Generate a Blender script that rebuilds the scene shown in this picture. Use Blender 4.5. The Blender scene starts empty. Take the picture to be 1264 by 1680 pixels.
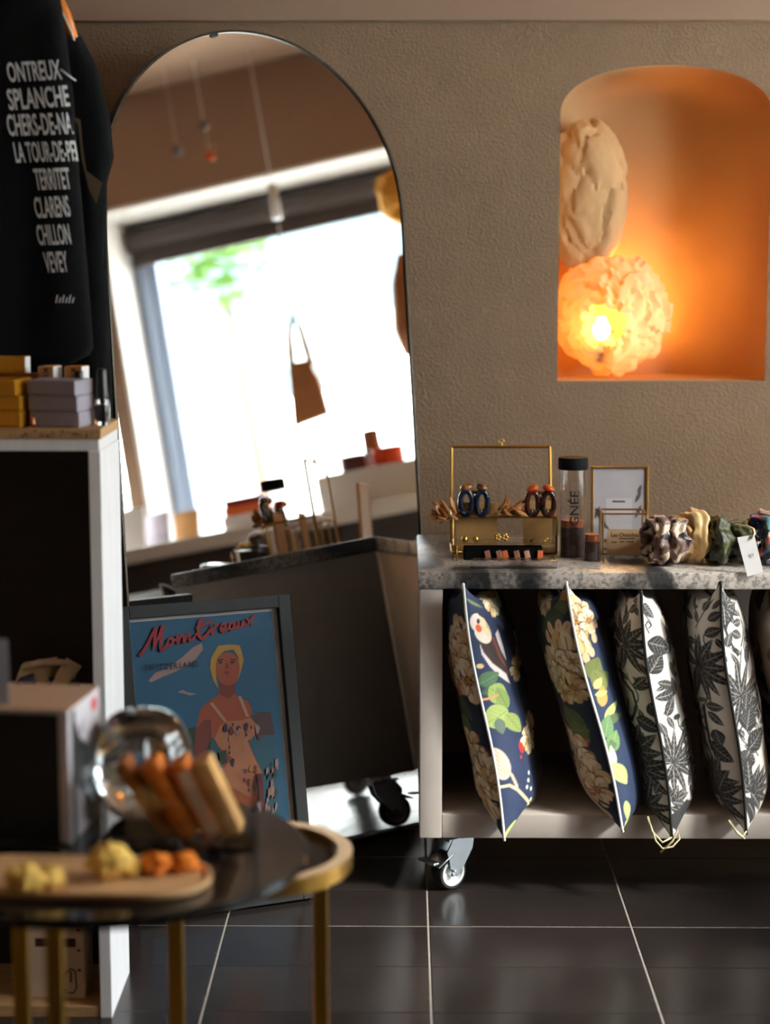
import bpy, bmesh, math, random
import numpy as np
from mathutils import Vector, Matrix, noise as mnoise
random.seed(7); RNG = np.random.default_rng(7)
SC = bpy.context.scene
COL = SC.collection
PI = math.pi

# ------------------------------------------------------------------ camera
CAM_H, F_PX, PITCH = 1.314, 3061.0, math.radians(7.87)
YAW = math.atan(33 * math.cos(PITCH) / F_PX)
fw = np.array([-math.sin(YAW) * math.cos(PITCH), math.cos(YAW) * math.cos(PITCH), -math.sin(PITCH)])
rt = np.array([math.cos(YAW), math.sin(YAW), 0.0])
up = np.cross(rt, fw)
EYE = np.array([0, 0, CAM_H])
cam_data = bpy.data.cameras.new('camera')
cam = bpy.data.objects.new('camera', cam_data)
COL.objects.link(cam)
cam.matrix_world = Matrix(((rt[0], up[0], -fw[0], 0), (rt[1], up[1], -fw[1], 0), (rt[2], up[2], -fw[2], CAM_H), (0, 0, 0, 1)))
cam_data.sensor_fit = 'VERTICAL'
cam_data.sensor_height = 36.0
cam_data.lens = F_PX / 1680 * 36.0
cam_data.clip_start = 0.05
cam_data.dof.use_dof = True
cam_data.dof.focus_distance = 3.72
cam_data.dof.aperture_fstop = 1.9
SC.camera = cam

def ray(x, y): return fw + (x - 632) / F_PX * rt - (y - 840) / F_PX * up
def atY(x, y, Y): d = ray(x, y); return EYE + d * (Y / d[1])       # measured from the photograph: a pixel at a known depth
def atZ(x, y, Z): d = ray(x, y); return EYE + d * ((Z - CAM_H) / d[2])

# ------------------------------------------------------------------ world, light, exposure
vs = SC.view_settings
SC.display_settings.display_device = 'sRGB'
vs.view_transform = 'Standard'; vs.look = 'None'; vs.exposure = 0.0; vs.gamma = 1.0; vs.use_curve_mapping = False
W = bpy.data.worlds.new('world'); SC.world = W; W.use_nodes = True
bg = W.node_tree.nodes['Background']
bg.inputs[0].default_value = (0.97, 0.98, 1.0, 1); bg.inputs[1].default_value = 27.0
SC.cycles.use_denoising = True
SC.cycles.max_bounces = 10; SC.cycles.diffuse_bounces = 5; SC.cycles.transmission_bounces = 10; SC.cycles.transparent_max_bounces = 16
SC.cycles.sample_clamp_indirect = 8.0
SC.cycles.caustics_reflective = False; SC.cycles.caustics_refractive = False
for yc, wd, zc_, ht_ in ((3.63, 1.42, 1.15, 2.15), (2.25, 1.2, 1.5, 2.1)):       # sampling portals in the two window openings (they emit nothing)
    por = bpy.data.lights.new('window_portal', 'AREA'); por.shape = 'RECTANGLE'; por.size = ht_; por.size_y = wd
    por.cycles.is_portal = True
    po = bpy.data.objects.new('window_portal', por); COL.objects.link(po)
    po.location = (2.66, yc, zc_); po.rotation_euler = (0, PI / 2, 0)

sun = bpy.data.lights.new('hazy_sun', 'SUN'); sun.energy = 6.0; sun.angle = math.radians(7); sun.color = (1.0, 0.95, 0.88)
so = bpy.data.objects.new('hazy_sun', sun); COL.objects.link(so)
so.rotation_euler = Vector((1.0, -0.55, 0.82)).to_track_quat('Z', 'Y').to_euler()

# ------------------------------------------------------------------ helpers
def lin(c):
    out = []
    for v in c[:3]:
        v = v / 255.0
        out.append(v / 12.92 if v <= 0.04045 else ((v + 0.055) / 1.055) ** 2.4)
    return (*out, 1.0)
MATS = {}
def mat(name, rgb=(200, 200, 200), rough=0.6, metal=0.0, vary=0.0, scale=30.0, bump=0.0, bscale=200.0, spec=0.5, trans=0.0, ior=1.45,
        emit=None, estr=0.0, coat=0.0, alpha=1.0, stretch=None, objvary=0.0):
    if name in MATS: return MATS[name]
    m = bpy.data.materials.new(name); m.use_nodes = True
    nt = m.node_tree; b = nt.nodes['Principled BSDF']
    c = lin(rgb)
    b.inputs['Base Color'].default_value = c
    b.inputs['Roughness'].default_value = rough
    b.inputs['Metallic'].default_value = metal
    b.inputs['Specular IOR Level'].default_value = spec
    b.inputs['Transmission Weight'].default_value = trans
    b.inputs['IOR'].default_value = ior
    b.inputs['Coat Weight'].default_value = coat
    b.inputs['Alpha'].default_value = alpha
    if emit: b.inputs['Emission Color'].default_value = lin(emit); b.inputs['Emission Strength'].default_value = estr
    tc = nt.nodes.new('ShaderNodeTexCoord'); src = tc.outputs['Object']
    if stretch:
        mp = nt.nodes.new('ShaderNodeMapping'); mp.inputs['Scale'].default_value = stretch
        nt.links.new(src, mp.inputs['Vector']); src = mp.outputs['Vector']
    col_out = None
    if vary > 0:
        n = nt.nodes.new('ShaderNodeTexNoise'); n.inputs['Scale'].default_value = scale; n.inputs['Detail'].default_value = 6
        nt.links.new(src, n.inputs['Vector'])
        r = nt.nodes.new('ShaderNodeValToRGB')
        r.color_ramp.elements[0].position = 0.3; r.color_ramp.elements[1].position = 0.7
        r.color_ramp.elements[0].color = tuple(max(0, v * (1 - vary)) for v in c[:3]) + (1,)
        r.color_ramp.elements[1].color = tuple(min(1, v * (1 + vary)) for v in c[:3]) + (1,)
        nt.links.new(n.outputs['Fac'], r.inputs['Fac']); col_out = r.outputs['Color']
        nt.links.new(col_out, b.inputs['Base Color'])
    if objvary > 0:
        oi = nt.nodes.new('ShaderNodeObjectInfo'); hs = nt.nodes.new('ShaderNodeHueSaturation')
        ma = nt.nodes.new('ShaderNodeMapRange'); ma.inputs['To Min'].default_value = 1 - objvary; ma.inputs['To Max'].default_value = 1 + objvary
        nt.links.new(oi.outputs['Random'], ma.inputs['Value']); nt.links.new(ma.outputs['Result'], hs.inputs['Value'])
        hs.inputs['Color'].default_value = c
        if col_out: nt.links.new(col_out, hs.inputs['Color'])
        nt.links.new(hs.outputs['Color'], b.inputs['Base Color'])
    if bump > 0:
        n2 = nt.nodes.new('ShaderNodeTexNoise'); n2.inputs['Scale'].default_value = bscale; n2.inputs['Detail'].default_value = 4
        nt.links.new(src, n2.inputs['Vector'])
        bp = nt.nodes.new('ShaderNodeBump'); bp.inputs['Strength'].default_value = bump; bp.inputs['Distance'].default_value = 0.004
        nt.links.new(n2.outputs['Fac'], bp.inputs['Height']); nt.links.new(bp.outputs['Normal'], b.inputs['Normal'])
    MATS[name] = m
    return m

class MB:
    """collects geometry; build() links it as ONE mesh object"""
    def __init__(s): s.v = []; s.f = []; s.mi = []; s.mats = []; s.cur = 0
    def use(s, m):
        if m not in s.mats: s.mats.append(m)
        s.cur = s.mats.index(m); return s
    def add(s, vs, fs, M=None):
        o = len(s.v)
        for v in vs: s.v.append(tuple(M @ Vector(v)) if M else tuple(float(q) for q in v))
        for f in fs: s.f.append([i + o for i in f]); s.mi.append(s.cur)
        return s
    def box(s, lo, hi, M=None, ch=0.0):
        x0, y0, z0 = lo; x1, y1, z1 = hi
        if ch <= 0:
            vs = [(x0, y0, z0), (x1, y0, z0), (x1, y1, z0), (x0, y1, z0), (x0, y0, z1), (x1, y0, z1), (x1, y1, z1), (x0, y1, z1)]
            return s.add(vs, [(0, 3, 2, 1), (4, 5, 6, 7), (0, 1, 5, 4), (1, 2, 6, 5), (2, 3, 7, 6), (3, 0, 4, 7)], M)
        bm = bmesh.new(); bmesh.ops.create_cube(bm, size=1)
        for v in bm.verts: v.co = Vector(((x0 + x1) / 2 + v.co.x * (x1 - x0), (y0 + y1) / 2 + v.co.y * (y1 - y0), (z0 + z1) / 2 + v.co.z * (z1 - z0)))
        bmesh.ops.bevel(bm, geom=bm.edges[:], offset=ch, segments=2, affect='EDGES', profile=0.5)
        bm.verts.index_update()
        s.add([v.co[:] for v in bm.verts], [[v.index for v in f.verts] for f in bm.faces], M); bm.free(); return s
    def tube(s, pts, r, n=8, closed=False, caps=True, M=None):
        pts = [Vector(p) for p in pts]; k = len(pts)
        rad = r if hasattr(r, '__len__') else [r] * k
        vs = []; prev = None
        for i, p in enumerate(pts):
            if closed: t = pts[(i + 1) % k] - pts[i - 1]
            else: t = pts[min(i + 1, k - 1)] - pts[max(i - 1, 0)]
            t.normalize()
            if prev is None:
                a = Vector((0, 0, 1)) if abs(t.z) < 0.9 else Vector((1, 0, 0))
                nx = t.cross(a).normalized()
            else: nx = (prev - t * prev.dot(t)).normalized()
            prev = nx; ny = t.cross(nx)
            for j in range(n):
                a = 2 * PI * j / n
                vs.append(p + (nx * math.cos(a) + ny * math.sin(a)) * rad[i])
        fs = []
        for i in range(k if closed else k - 1):
            for j in range(n):
                a = i * n + j; b = i * n + (j + 1) % n; i2 = (i + 1) % k
                fs.append((a, b, i2 * n + (j + 1) % n, i2 * n + j))
        if not closed and caps: fs.append(list(range(n))[::-1]); fs.append([(k - 1) * n + j for j in range(n)])
        return s.add(vs, fs, M)
    def lathe(s, prof, n=32, M=None, cap=True):
        vs = []; fs = []; k = len(prof)
        for r, z in prof:
            for j in range(n): a = 2 * PI * j / n; vs.append((r * math.cos(a), r * math.sin(a), z))
        for i in range(k - 1):
            for j in range(n): fs.append((i * n + j, i * n + (j + 1) % n, (i + 1) * n + (j + 1) % n, (i + 1) * n + j))
        if cap: fs.append([j for j in range(n)][::-1]); fs.append([(k - 1) * n + j for j in range(n)])
        return s.add(vs, fs, M)
    def prism(s, poly, h, M=None):
        """polygon in xy extruded from z=0 to z=h"""
        n = len(poly)
        vs = [(p[0], p[1], 0) for p in poly] + [(p[0], p[1], h) for p in poly]
        fs = [list(range(n))[::-1], [n + i for i in range(n)]] + [(i, (i + 1) % n, n + (i + 1) % n, n + i) for i in range(n)]
        return s.add(vs, fs, M)
    def grid(s, P, M=None, wrap=False):
        a, b = len(P), len(P[0]); vs = [p for row in P for p in row]; fs = []
        for i in range(a - 1):
            for j in range(b if wrap else b - 1): fs.append((i * b + j, i * b + (j + 1) % b, (i + 1) * b + (j + 1) % b, (i + 1) * b + j))
        return s.add(vs, fs, M)
    def build(s, name, m=None, parent=None, smooth=False, solid=None, weld=False):
        me = bpy.data.meshes.new(name); me.from_pydata(s.v, [], s.f); me.update()
        if weld:
            bm = bmesh.new(); bm.from_mesh(me); bmesh.ops.remove_doubles(bm, verts=bm.verts, dist=1e-5); bmesh.ops.recalc_face_normals(bm, faces=bm.faces); bm.to_mesh(me); bm.free()
        if m: me.materials.append(m)
        elif s.mats:
            for q in s.mats: me.materials.append(q)
            me.polygons.foreach_set('material_index', s.mi)
        if smooth:
            me.polygons.foreach_set('use_smooth', [True] * len(me.polygons))
            if smooth != 'all': me.set_sharp_from_angle(angle=math.radians(40))
        o = bpy.data.objects.new(name, me); COL.objects.link(o)
        if parent is not None: o.parent = parent
        if solid:
            md = o.modifiers.new('solid', 'SOLIDIFY'); md.thickness = solid; md.offset = 0
        return o

def thing(name, label, cat, loc=(0, 0, 0), rz=0.0, group=None, M=None):
    o = bpy.data.objects.new(name, None); COL.objects.link(o); o.empty_display_size = 0.05
    if M is not None: o.matrix_world = M
    else: o.location = loc; o.rotation_euler = (0, 0, rz)
    o['label'] = label; o['category'] = cat
    if group: o['group'] = group
    return o
def tag(o, label, cat, group=None):
    o['label'] = label; o['category'] = cat
    if group: o['group'] = group
    return o
def struct(o): o['kind'] = 'structure'; return o
def T(x, y, z): return Matrix.Translation((x, y, z))
def R(a, ax): return Matrix.Rotation(a, 4, ax)
def frame(o, ux, uy, uz):
    """matrix from origin and axes"""
    return Matrix(((ux[0], uy[0], uz[0], o[0]), (ux[1], uy[1], uz[1], o[1]), (ux[2], uy[2], uz[2], o[2]), (0, 0, 0, 1)))
def text_mesh(txt, bold=0.0):
    c = bpy.data.curves.new('txt', 'FONT'); c.body = txt; c.size = 1.0; c.offset = bold; c.fill_mode = 'FRONT'; c.resolution_u = 3
    o = bpy.data.objects.new('txt', c); me = bpy.data.meshes.new_from_object(o)
    v = np.array([q.co[:] for q in me.vertices]); f = [list(p.vertices) for p in me.polygons]
    bpy.data.objects.remove(o); bpy.data.meshes.remove(me); bpy.data.curves.remove(c)
    lo = v.min(0); hi = v.max(0)
    v = (v - lo); return v, f, hi - lo
def text_fit(mb, txt, x0, x1, y0, y1, fn, bold=0.0, flip=False, dx=0.0):
    """letters stretched into the box (x0..x1, y0..y1) of a flat surface; fn maps (x, y) to 3D"""
    v, f, sz = text_mesh(txt, bold)
    P = [fn(x0 + q[0] / sz[0] * (x1 - x0) + dx * (q[1] / sz[1]), y0 + q[1] / sz[1] * (y1 - y0)) for q in v]
    mb.add(P, f)

# ------------------------------------------------------------------ materials
plaster = mat('plaster', (138, 114, 92), 0.92, vary=0.05, scale=9, spec=0.15)
def plaster_bump():
    nt = plaster.node_tree; b = nt.nodes['Principled BSDF']
    tc = nt.nodes.new('ShaderNodeTexCoord')
    n1 = nt.nodes.new('ShaderNodeTexNoise'); n1.inputs['Scale'].default_value = 120; n1.inputs['Detail'].default_value = 5
    n2 = nt.nodes.new('ShaderNodeTexVoronoi'); n2.inputs['Scale'].default_value = 170
    nt.links.new(tc.outputs['Object'], n1.inputs['Vector']); nt.links.new(tc.outputs['Object'], n2.inputs['Vector'])
    mx = nt.nodes.new('ShaderNodeMath'); mx.operation = 'ADD'
    nt.links.new(n1.outputs['Fac'], mx.inputs[0]); nt.links.new(n2.outputs['Distance'], mx.inputs[1])
    bp = nt.nodes.new('ShaderNodeBump'); bp.inputs['Strength'].default_value = 0.4; bp.inputs['Distance'].default_value = 0.004
    nt.links.new(mx.outputs[0], bp.inputs['Height']); nt.links.new(bp.outputs['Normal'], b.inputs['Normal'])
plaster_bump()
smooth_plaster = mat('smooth_plaster', (154, 128, 108), 0.9, vary=0.03, scale=4, spec=0.15)
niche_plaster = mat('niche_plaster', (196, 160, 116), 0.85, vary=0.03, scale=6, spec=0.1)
white_paint = mat('white_paint', (226, 224, 220), 0.5, vary=0.03, scale=5)
cart_paint = mat('cart_paint', (206, 194, 184), 0.55, vary=0.05, scale=14, bump=0.05, bscale=60)
tile_mat = mat('dark_tile', (45, 39, 37), 0.3, vary=0.14, scale=5, bump=0.05, bscale=30, objvary=0.12)
nt = tile_mat.node_tree
_n = nt.nodes.new('ShaderNodeTexNoise'); _n.inputs['Scale'].default_value = 7; _n.inputs['Detail'].default_value = 5
_r = nt.nodes.new('ShaderNodeMapRange'); _r.inputs['To Min'].default_value = 0.15; _r.inputs['To Max'].default_value = 0.32
_t = nt.nodes.new('ShaderNodeTexCoord'); nt.links.new(_t.outputs['Object'], _n.inputs['Vector'])
nt.links.new(_n.outputs['Fac'], _r.inputs['Value']); nt.links.new(_r.outputs['Result'], nt.nodes['Principled BSDF'].inputs['Roughness'])
grout = mat('grout', (168, 158, 148), 0.85, vary=0.1, scale=40)
black_metal = mat('black_metal', (22, 21, 21), 0.4, metal=0.6)
brass = mat('brass', (176, 132, 62), 0.35, metal=1.0, vary=0.08, scale=40)
gold = mat('gold', (214, 166, 74), 0.28, metal=1.0)
steel = mat('steel', (190, 194, 198), 0.3, metal=1.0, vary=0.06, scale=60)
rubber = mat('rubber', (38, 37, 37), 0.7)
white_plastic = mat('white_plastic', (222, 226, 226), 0.4)
black_plastic = mat('black_plastic', (14, 14, 15), 0.35)
glass = mat('clear_glass', (250, 252, 252), 0.02, trans=1.0, ior=1.45)
acrylic = mat('clear_acrylic', (246, 248, 248), 0.03, trans=1.0, ior=1.3)
paper_white = mat('white_paper', (226, 222, 220), 0.7, vary=0.02)
kraft = mat('kraft', (186, 120, 44), 0.7, vary=0.12, scale=25)
kraft_pale = mat('kraft_pale', (196, 148, 86), 0.7, vary=0.1, scale=25)
raw_wood = mat('raw_wood', (176, 136, 92), 0.65, vary=0.2, scale=20, stretch=(1, 8, 8), bump=0.08, bscale=50)
white_wood = mat('white_wood', (232, 230, 230), 0.55, vary=0.05, scale=14, stretch=(6, 6, 0.6), bump=0.12, bscale=40)
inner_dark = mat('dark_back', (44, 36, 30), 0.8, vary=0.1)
ink = mat('ink', (24, 22, 24), 0.6)
glaze = bpy.data.materials.new('window_glass'); glaze.use_nodes = True
def thin_glass(m, tint, refl):
    nt = m.node_tree; nt.nodes.clear()
    o = nt.nodes.new('ShaderNodeOutputMaterial'); mx = nt.nodes.new('ShaderNodeMixShader'); fr = nt.nodes.new('ShaderNodeMath'); lw = nt.nodes.new('ShaderNodeLayerWeight'); pw = nt.nodes.new('ShaderNodeMath')
    lw.inputs['Blend'].default_value = 0.5; pw.operation = 'POWER'; pw.inputs[1].default_value = 5.0; fr.operation = 'MULTIPLY_ADD'; fr.inputs[1].default_value = 0.9; fr.inputs[2].default_value = 0.035
    nt.links.new(lw.outputs['Facing'], pw.inputs[0]); nt.links.new(pw.outputs[0], fr.inputs[0])
    tr = nt.nodes.new('ShaderNodeBsdfTransparent'); gl = nt.nodes.new('ShaderNodeBsdfGlossy')
    tr.inputs[0].default_value = tint; gl.inputs['Roughness'].default_value = 0.02
    nt.links.new(fr.outputs[0], mx.inputs[0]); nt.links.new(tr.outputs[0], mx.inputs[1]); nt.links.new(gl.outputs[0], mx.inputs[2]); nt.links.new(mx.outputs[0], o.inputs[0])
thin_glass(glaze, (0.96, 0.985, 0.985, 1), 1.45)
clear_sheet = bpy.data.materials.new('clear_sheet'); clear_sheet.use_nodes = True; thin_glass(clear_sheet, (0.965, 0.965, 0.965, 1), 1.45)
mirror_mat = mat('mirror_silver', (238, 236, 232), 0.0, metal=1.0)

def marble_material():
    m = bpy.data.materials.new('marble'); m.use_nodes = True; nt = m.node_tree; b = nt.nodes['Principled BSDF']; L = nt.links.new
    tc = nt.nodes.new('ShaderNodeTexCoord')
    mp = nt.nodes.new('ShaderNodeMapping'); mp.inputs['Rotation'].default_value = (0.2, 0.35, 0.5); mp.inputs['Scale'].default_value = (0.8, 0.4, 0.5)
    L(tc.outputs['Object'], mp.inputs['Vector'])
    n1 = nt.nodes.new('ShaderNodeTexNoise'); n1.inputs['Scale'].default_value = 5.0; n1.inputs['Detail'].default_value = 8; n1.inputs['Distortion'].default_value = 0.9
    L(mp.outputs[0], n1.inputs['Vector'])
    r1 = nt.nodes.new('ShaderNodeValToRGB'); e = r1.color_ramp.elements
    e[0].position = 0.40; e[0].color = (0.05, 0.05, 0.052, 1); e[1].position = 0.46; e[1].color = (0.30, 0.27, 0.24, 1)
    q = r1.color_ramp.elements.new(0.51); q.color = (0.56, 0.50, 0.44, 1); q = r1.color_ramp.elements.new(0.8); q.color = (0.66, 0.60, 0.54, 1)
    L(n1.outputs['Fac'], r1.inputs['Fac'])
    n2 = nt.nodes.new('ShaderNodeTexNoise'); n2.inputs['Scale'].default_value = 130; n2.inputs['Detail'].default_value = 6; L(tc.outputs['Object'], n2.inputs['Vector'])
    r2 = nt.nodes.new('ShaderNodeValToRGB'); e = r2.color_ramp.elements; e[0].position = 0.36; e[0].color = (0.25, 0.25, 0.25, 1); e[1].position = 0.55; e[1].color = (1, 1, 1, 1)
    L(n2.outputs['Fac'], r2.inputs['Fac'])
    mx = nt.nodes.new('ShaderNodeMix'); mx.data_type = 'RGBA'; mx.blend_type = 'MULTIPLY'; mx.inputs[0].default_value = 0.8
    L(r1.outputs['Color'], mx.inputs[6]); L(r2.outputs['Color'], mx.inputs[7]); L(mx.outputs[2], b.inputs['Base Color'])
    b.inputs['Roughness'].default_value = 0.38
    return m
marble = marble_material()

# ------------------------------------------------------------------ setting
WALL_Y = 4.45
ROOM = (-1.8, 2.3, -1.6, WALL_Y, 2.62)
# tile floor: grout bed with tiles laid on it
fl = MB(); fl.box((-1.8, -1.6, -0.06), (2.65, WALL_Y + 0.3, -0.0012)); floor = struct(fl.build('floor', grout))
TX, TY, X0, Y0 = 0.4007, 0.212, 0.048, 3.537
tile_meshes = {}
def tile_mesh(a, b):
    k = (round(a, 3), round(b, 3))
    if k not in tile_meshes:
        mb = MB(); c = 0.0012
        x, y = a / 2, b / 2
        vs = [(-x, -y, 0), (x, -y, 0), (x, y, 0), (-x, y, 0), (-x, -y, 0.0035), (x, -y, 0.0035), (x, y, 0.0035), (-x, y, 0.0035),
              (-x + c, -y + c, 0.004), (x - c, -y + c, 0.004), (x - c, y - c, 0.004), (-x + c, y - c, 0.004)]
        fs = []
        for o in (0, 4):
            for i in range(4): fs.append((o + i, o + (i + 1) % 4, o + 4 + (i + 1) % 4, o + 4 + i))
        fs += [(8, 9, 10, 11), (3, 2, 1, 0)]
        me = bpy.data.meshes.new('tile'); me.from_pydata(vs, [], fs); me.materials.append(tile_mat); tile_meshes[k] = me
    return tile_meshes[k]
rest = MB(); rest.use(tile_mat)
nt_ = 0
for i in range(-5, 7):
    x0 = X0 + i * TX + 0.0021; x1 = X0 + (i + 1) * TX - 0.0021
    if x1 < -1.8 or x0 > 2.65: continue
    x0 = max(x0, -1.8); x1 = min(x1, 2.65)
    for j in range(-25, 5):
        y0 = Y0 + j * TY; y1 = y0 + TY
        y0 += 0.0021 if j % 3 == 0 else 0.0006
        y1 -= 0.0021 if (j + 1) % 3 == 0 else 0.0006
        if y1 < -1.6 or y0 > WALL_Y: continue
        y1 = min(y1, WALL_Y)
        if j >= -13:
            o = bpy.data.objects.new('tile', tile_mesh(x1 - x0, y1 - y0)); COL.objects.link(o)
            o.location = ((x0 + x1) / 2, (y0 + y1) / 2, -0.004); o.parent = floor; nt_ += 1
        else: rest.box((x0, y0, -0.004), (x1, y1, 0.0))
ro = rest.build('tile_field', parent=floor); ro['kind'] = 'stuff'

NX, NA, NZ0, NZS, NRISE, ND = 0.610, 0.247, 1.015, 1.637, 0.112, 0.27
def arch_pt(t):   # opening outline, t 0..1 from bottom left, up, over the arch, down to bottom right
    if t < 0.25: return (NX - NA, NZ0 + (NZS - NZ0) * t / 0.25)
    if t > 0.75: return (NX + NA, NZ0 + (NZS - NZ0) * (1 - t) / 0.25)
    a = PI * (1 - (t - 0.25) / 0.5)
    c, s = math.cos(a), math.sin(a)
    return (NX + NA * math.copysign(abs(c) ** 0.9, c), NZS + NRISE * abs(s) ** 0.9)
NT = 96
out = [arch_pt(i / NT) for i in range(NT + 1)]
wb = MB(); x0, x1, z1 = -1.8, 2.65, ROOM[4]
def q4(a, b, c, d): wb.add([(a[0], WALL_Y, a[1]), (b[0], WALL_Y, b[1]), (c[0], WALL_Y, c[1]), (d[0], WALL_Y, d[1])], [(0, 1, 2, 3)])
q4((x0, -0.05), (NX - NA, -0.05), (NX - NA, z1), (x0, z1)); q4((NX + NA, -0.05), (x1, -0.05), (x1, z1), (NX + NA, z1)); q4((NX - NA, -0.05), (NX + NA, -0.05), (NX + NA, NZ0), (NX - NA, NZ0))
for i in range(NT):
    a, b = out[i], out[i + 1]
    if abs(a[0] - b[0]) > 1e-6: q4(a, b, (b[0], z1), (a[0], z1))
wb.box((x0, WALL_Y + 0.32, -0.05), (x1, WALL_Y + 0.42, z1))
wall_back = struct(wb.build('wall_back', plaster))
rings = []
NR = 20
prof = [(1.0, 0.0), (1.0, 0.004), (1.03, 0.02), (1.06, 0.05)]
for k in range(1, NR + 1):
    a = PI / 2 * k / NR
    prof.append((1.06 * max(0.0, math.cos(a)) ** 0.55, 0.05 + (ND - 0.05) * math.sin(a) ** 0.9))
for s, d in prof:
    row = []
    for (x, z) in out:
        zz = z if z <= NZS else NZS + (z - NZS) * (min(s, 1.0) * 0.55 + 0.45 if d > 0.02 else 1.0)
        row.append((NX + (x - NX) * s, WALL_Y + d, zz))
    rings.append(row)
nb = MB(); nb.grid(rings)
nb.grid([[r[0], ((r[0][0] + r[-1][0]) / 2, r[0][1], NZ0), r[-1]] for r in rings])     # sill
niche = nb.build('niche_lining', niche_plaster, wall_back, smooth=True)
niche['label'] = 'smooth rounded arched niche lining'
# lintel band over the wall, smooth plaster
lb = MB(); lb.box((-1.8, WALL_Y - 0.035, 1.848), (2.3, WALL_Y, ROOM[4])); struct(lb.build('trim_1', smooth_plaster))
# side walls, ceiling, front wall
wl = MB(); wl.box((-1.9, -1.6, -0.05), (-1.8, WALL_Y + 0.3, ROOM[4])); struct(wl.build('wall_left', smooth_plaster))
wf = MB(); wf.box((-1.9, -1.7, -0.05), (2.65, -1.6, ROOM[4])); struct(wf.build('wall_front', smooth_plaster))
ce = MB(); ce.box((-1.9, -1.7, ROOM[4]), (2.65, WALL_Y + 0.3, ROOM[4] + 0.1)); struct(ce.build('ceiling', smooth_plaster))
WY0, WY1, WZ0, WZ1 = 2.92, 4.34, 0.08, 2.215
wr = MB()
wr.use(smooth_plaster)
W2Y0, W2Y1, W2Z0, W2Z1 = 1.65, 2.86, 0.45, 2.56
wr.box((2.3, -1.6, -0.05), (2.65, W2Y0, ROOM[4])).box((2.3, W2Y1, -0.05), (2.65, WY0, ROOM[4])).box((2.3, W2Y0, -0.05), (2.65, W2Y1, W2Z0)).box((2.3, W2Y0, W2Z1), (2.65, W2Y1, ROOM[4]))
wr.box((2.3, WY1, -0.05), (2.65, WALL_Y + 0.3, ROOM[4])).box((2.3, WY0, -0.05), (2.65, WY1, WZ0)).box((2.3, WY0, WZ1), (2.65, WY1, ROOM[4]))
struct(wr.build('wall_right'))
rv = MB()   # white painted reveal boards
rv.box((2.298, WY0 - 0.001, WZ0), (2.60, WY0 + 0.012, WZ1)).box((2.298, WY1 - 0.012, WZ0), (2.60, WY1 + 0.001, WZ1)).box((2.298, WY0, WZ1 - 0.012), (2.60, WY1, WZ1 + 0.001)).box((2.27, WY0 - 0.02, WZ0 - 0.001), (2.60, WY1 + 0.02, WZ0 + 0.02))
struct(rv.build('trim_2', white_paint))
win = thing('window_1', 'large shop window', 'window', (2.6, 0, 0)); win['kind'] = 'structure'; del win['category']
fm = mat('window_frame_grey', (150, 166, 190), 0.4, metal=0.2)
wf_ = MB()
wf_.box((-0.005, WY0 + 0.012, WZ0 + 0.02), (0.05, WY0 + 0.10, WZ1), ch=0.004).box((-0.005, WY1 - 0.10, WZ0 + 0.02), (0.05, WY1 - 0.012, WZ1), ch=0.004)
wf_.box((-0.005, WY0 + 0.012, WZ0 + 0.02), (0.05, WY1 - 0.012, WZ0 + 0.08), ch=0.004).box((-0.005, WY0 + 0.012, WZ1 - 0.09), (0.05, WY1 - 0.012, WZ1 - 0.012), ch=0.004)
wf_.box((-0.02, WY0 + 0.045, WZ0 + 0.02), (-0.004, WY0 + 0.07, WZ1 - 0.1), ch=0.003)
wf_.build('window_frame', fm, win)
wg = MB(); wg.box((0.02, WY0 + 0.09, WZ0 + 0.07), (0.026, WY1 - 0.09, WZ1 - 0.08)); wg.build('pane', glaze, win)
win_added = thing('added_window', 'unseen second window, added to light the cushions', 'window', (2.6, 0, 0)); win_added['kind'] = 'structure'; del win_added['category']  # out of view; added to bring more daylight onto the cushions
wf_ = MB()
for lo, hi in [((-0.005, W2Y0, W2Z0), (0.05, W2Y0 + 0.07, W2Z1)), ((-0.005, W2Y1 - 0.07, W2Z0), (0.05, W2Y1, W2Z1)), ((-0.005, W2Y0, W2Z0), (0.05, W2Y1, W2Z0 + 0.06)), ((-0.005, W2Y0, W2Z1 - 0.07), (0.05, W2Y1, W2Z1))]: wf_.box(lo, hi)
wf_.build('window_frame', fm, win_added)
wg = MB(); wg.box((0.02, W2Y0 + 0.06, W2Z0 + 0.05), (0.026, W2Y1 - 0.06, W2Z1 - 0.06)); wg.build('pane', glaze, win_added)
rb = MB(); rb.tube([(2.545, WY0 + 0.02, WZ1 - 0.075), (2.545, WY1 - 0.02, WZ1 - 0.075)], 0.045, 16)
rb.box((2.54, WY0 + 0.03, WZ1 - 0.16), (2.544, WY1 - 0.03, WZ1 - 0.08)).box((2.53, WY0 + 0.03, WZ1 - 0.18), (2.555, WY1 - 0.03, WZ1 - 0.155))
tag(rb.build('roller_blind', mat('blind_brown', (58, 48, 44), 0.7), smooth=True), 'dark brown rolled-up blind across the window top, seen in the mirror', 'blind')

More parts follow.
